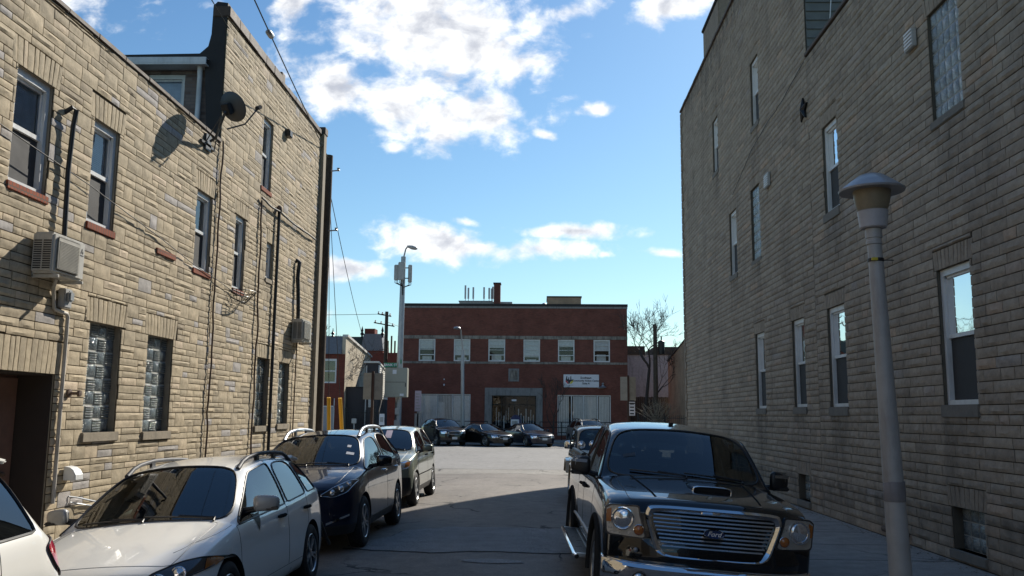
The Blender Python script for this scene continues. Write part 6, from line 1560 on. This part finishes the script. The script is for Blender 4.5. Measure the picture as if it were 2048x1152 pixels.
# ---------------- sky, sun, camera
w_=bpy.data.worlds.new('World'); sc.world=w_; w_.use_nodes=True; nt=w_.node_tree; bg=nt.nodes['Background']
SUN_AZ=R(26.57); SUN_EL=R(35)
sky=nt.nodes.new('ShaderNodeTexSky'); sky.sky_type='NISHITA'; sky.sun_disc=False; sky.sun_elevation=SUN_EL; sky.sun_rotation=SUN_AZ
sky.air_density=1.25; sky.dust_density=.35; sky.ozone_density=2.2; sky.altitude=50
tc=nt.nodes.new('ShaderNodeTexCoord'); sx=nt.nodes.new('ShaderNodeSeparateXYZ'); nt.links.new(tc.outputs['Generated'],sx.inputs[0])
ay=mth(nt,'MAXIMUM',mth(nt,'ABSOLUTE',sx.outputs[1]),.05)
U=mth(nt,'DIVIDE',sx.outputs[0],ay); V_=mth(nt,'DIVIDE',sx.outputs[2],ay)
cb=nt.nodes.new('ShaderNodeCombineXYZ'); nt.links.new(U,cb.inputs[0]); nt.links.new(V_,cb.inputs[1])
# cloud banks: centre azimuth/elevation tangents, half widths, tilt, strength
CL=[(-.125,.450,.125,.075,-.2,1.0),(-.045,.435,.055,.07,.3,.75),(-.20,.425,.05,.05,-.3,.7),(-.235,.385,.060,.040,-.3,1.0),(-.155,.360,.085,.036,-.25,1.1),(-.115,.325,.055,.020,-.1,.8),(-.055,.345,.042,.030,.5,.95),(-.19,.47,.04,.03,.2,.6),
 (.068,.354,.018,.009,0,.75),(-.170,.309,.016,.008,0,.7),(.040,.478,.03,.012,.2,.7),(.158,.482,.050,.017,.3,1.0),(.135,.465,.02,.012,.5,.7),(-.296,.490,.022,.02,.5,.9),(.0044,.324,.014,.005,-.3,.7),
 (-.115,.196,.060,.020,-.12,1.15),(-.150,.196,.040,.014,.2,.9),(-.08,.190,.05,.013,-.05,.9),(.010,.189,.050,.012,0,.95),(.040,.2105,.060,.0095,.0,1.0),(-.087,.2205,.02,.006,-.2,.7),(-.219,.166,.050,.012,-.1,1.0),(.145,.184,.022,.005,-.1,.8),(.073,.183,.008,.004,0,.6),(-.24,.115,.03,.008,0,.45),(-.27,.44,.03,.02,0,.35),(-.30,.40,.02,.03,0,.3),
 (-.75,.55,.3,.1,.1,.9),(-.4,.8,.2,.12,0,.8)]
acc=None
for (cu,cv_,ru,rv,t,st_) in CL:
    du=mth(nt,'SUBTRACT',U,cu); dv=mth(nt,'SUBTRACT',V_,cv_); c0,s0=math.cos(t),math.sin(t)
    a=mth(nt,'ADD',mth(nt,'MULTIPLY',du,c0/ru),mth(nt,'MULTIPLY',dv,s0/ru)); b=mth(nt,'ADD',mth(nt,'MULTIPLY',du,-s0/rv),mth(nt,'MULTIPLY',dv,c0/rv))
    d=mth(nt,'SQRT',mth(nt,'ADD',mth(nt,'MULTIPLY',a,a),mth(nt,'MULTIPLY',b,b)))
    k=mth(nt,'MULTIPLY',mth(nt,'SUBTRACT',1.5,d),st_)
    acc=k if acc is None else mth(nt,'MAXIMUM',acc,k)
def nzw(scale,detail,rough,off=0,dist=0):
    mp=nt.nodes.new('ShaderNodeMapping'); mp.inputs['Location'].default_value=(off,off*.7,off); mp.inputs['Scale'].default_value=(1,1.35,1); nt.links.new(cb.outputs[0],mp.inputs[0])
    return nz(nt,mp.outputs[0],scale,detail,rough,dist)
n1=nzw(17,10,.56,0,.25); n2=nzw(5.5,4,.5,3.3); n3=nzw(52,6,.6,7.1,.3)
base=mth(nt,'ADD',mth(nt,'MULTIPLY',mth(nt,'MAXIMUM',acc,-.6),.80),mth(nt,'MULTIPLY',mth(nt,'SUBTRACT',n2,.5),1.0))
dens=mth(nt,'ADD',base,mth(nt,'ADD',mth(nt,'MULTIPLY',mth(nt,'SUBTRACT',n1,.5),2.5),mth(nt,'MULTIPLY',mth(nt,'SUBTRACT',n3,.5),.55)))
mr=nt.nodes.new('ShaderNodeMapRange'); mr.interpolation_type='SMOOTHERSTEP'; nt.links.new(dens,mr.inputs[0]); mr.inputs[1].default_value=.08; mr.inputs[2].default_value=1.02
cov=mth(nt,'POWER',mr.outputs[0],.8)
lit=mth(nt,'MULTIPLY',mth(nt,'SUBTRACT',n1,nzw(17,10,.56,-.012,.25)),2.6)
m2=nt.nodes.new('ShaderNodeMapRange'); m2.interpolation_type='SMOOTHERSTEP'; nt.links.new(mth(nt,'SUBTRACT',dens,lit),m2.inputs[0]); m2.inputs[1].default_value=.45; m2.inputs[2].default_value=1.7
shade=mix(nt,m2.outputs[0],(5.2,5.2,5.2),(3.0,3.15,3.5))
shade=mix(nt,1.0,shade,ramp(nt,mth(nt,'ADD',mth(nt,'MULTIPLY',lit,1.0),.5),[(.1,(.82,.83,.86)),(.9,(1.16,1.16,1.14))]),'MULTIPLY')
skyc=mix(nt,1.0,sky.outputs[0],ramp(nt,V_,[(0,(.43,.53,.55)),(.12,(.39,.50,.55)),(.5,(.31,.43,.52))]),'MULTIPLY')
col=mix(nt,cov,skyc,shade)
nt.links.new(col,bg.inputs['Color']); bg.inputs['Strength'].default_value=.145
sl=bpy.data.lights.new('sun','SUN'); sl.energy=4.3; sl.angle=R(.53); sl.color=(1,.93,.82)
so=link(bpy.data.objects.new('sun',sl)); sd=Vector((math.sin(SUN_AZ)*math.cos(SUN_EL),math.cos(SUN_AZ)*math.cos(SUN_EL),math.sin(SUN_EL)))
so.rotation_euler=sd.to_track_quat('Z','Y').to_euler(); so.location=sd*80
cam=bpy.data.cameras.new('camera'); co=link(bpy.data.objects.new('camera',cam)); sc.camera=co
cam.sensor_width=36; cam.lens=36*1778/2048; cam.clip_start=.05; cam.clip_end=3000
co.matrix_world=Matrix.Translation((0,0,1.9))@Matrix.Rotation(R(1.86),4,'Z')@Matrix.Rotation(PI/2+R(8.18),4,'X')@Matrix.Rotation(.009,4,'Z')
sc.view_settings.view_transform='Standard'; sc.view_settings.look='None'; sc.view_settings.exposure=.63; sc.view_settings.gamma=1
sc.cycles.max_bounces=8; sc.cycles.transparent_max_bounces=16; sc.cycles.sample_clamp_indirect=8
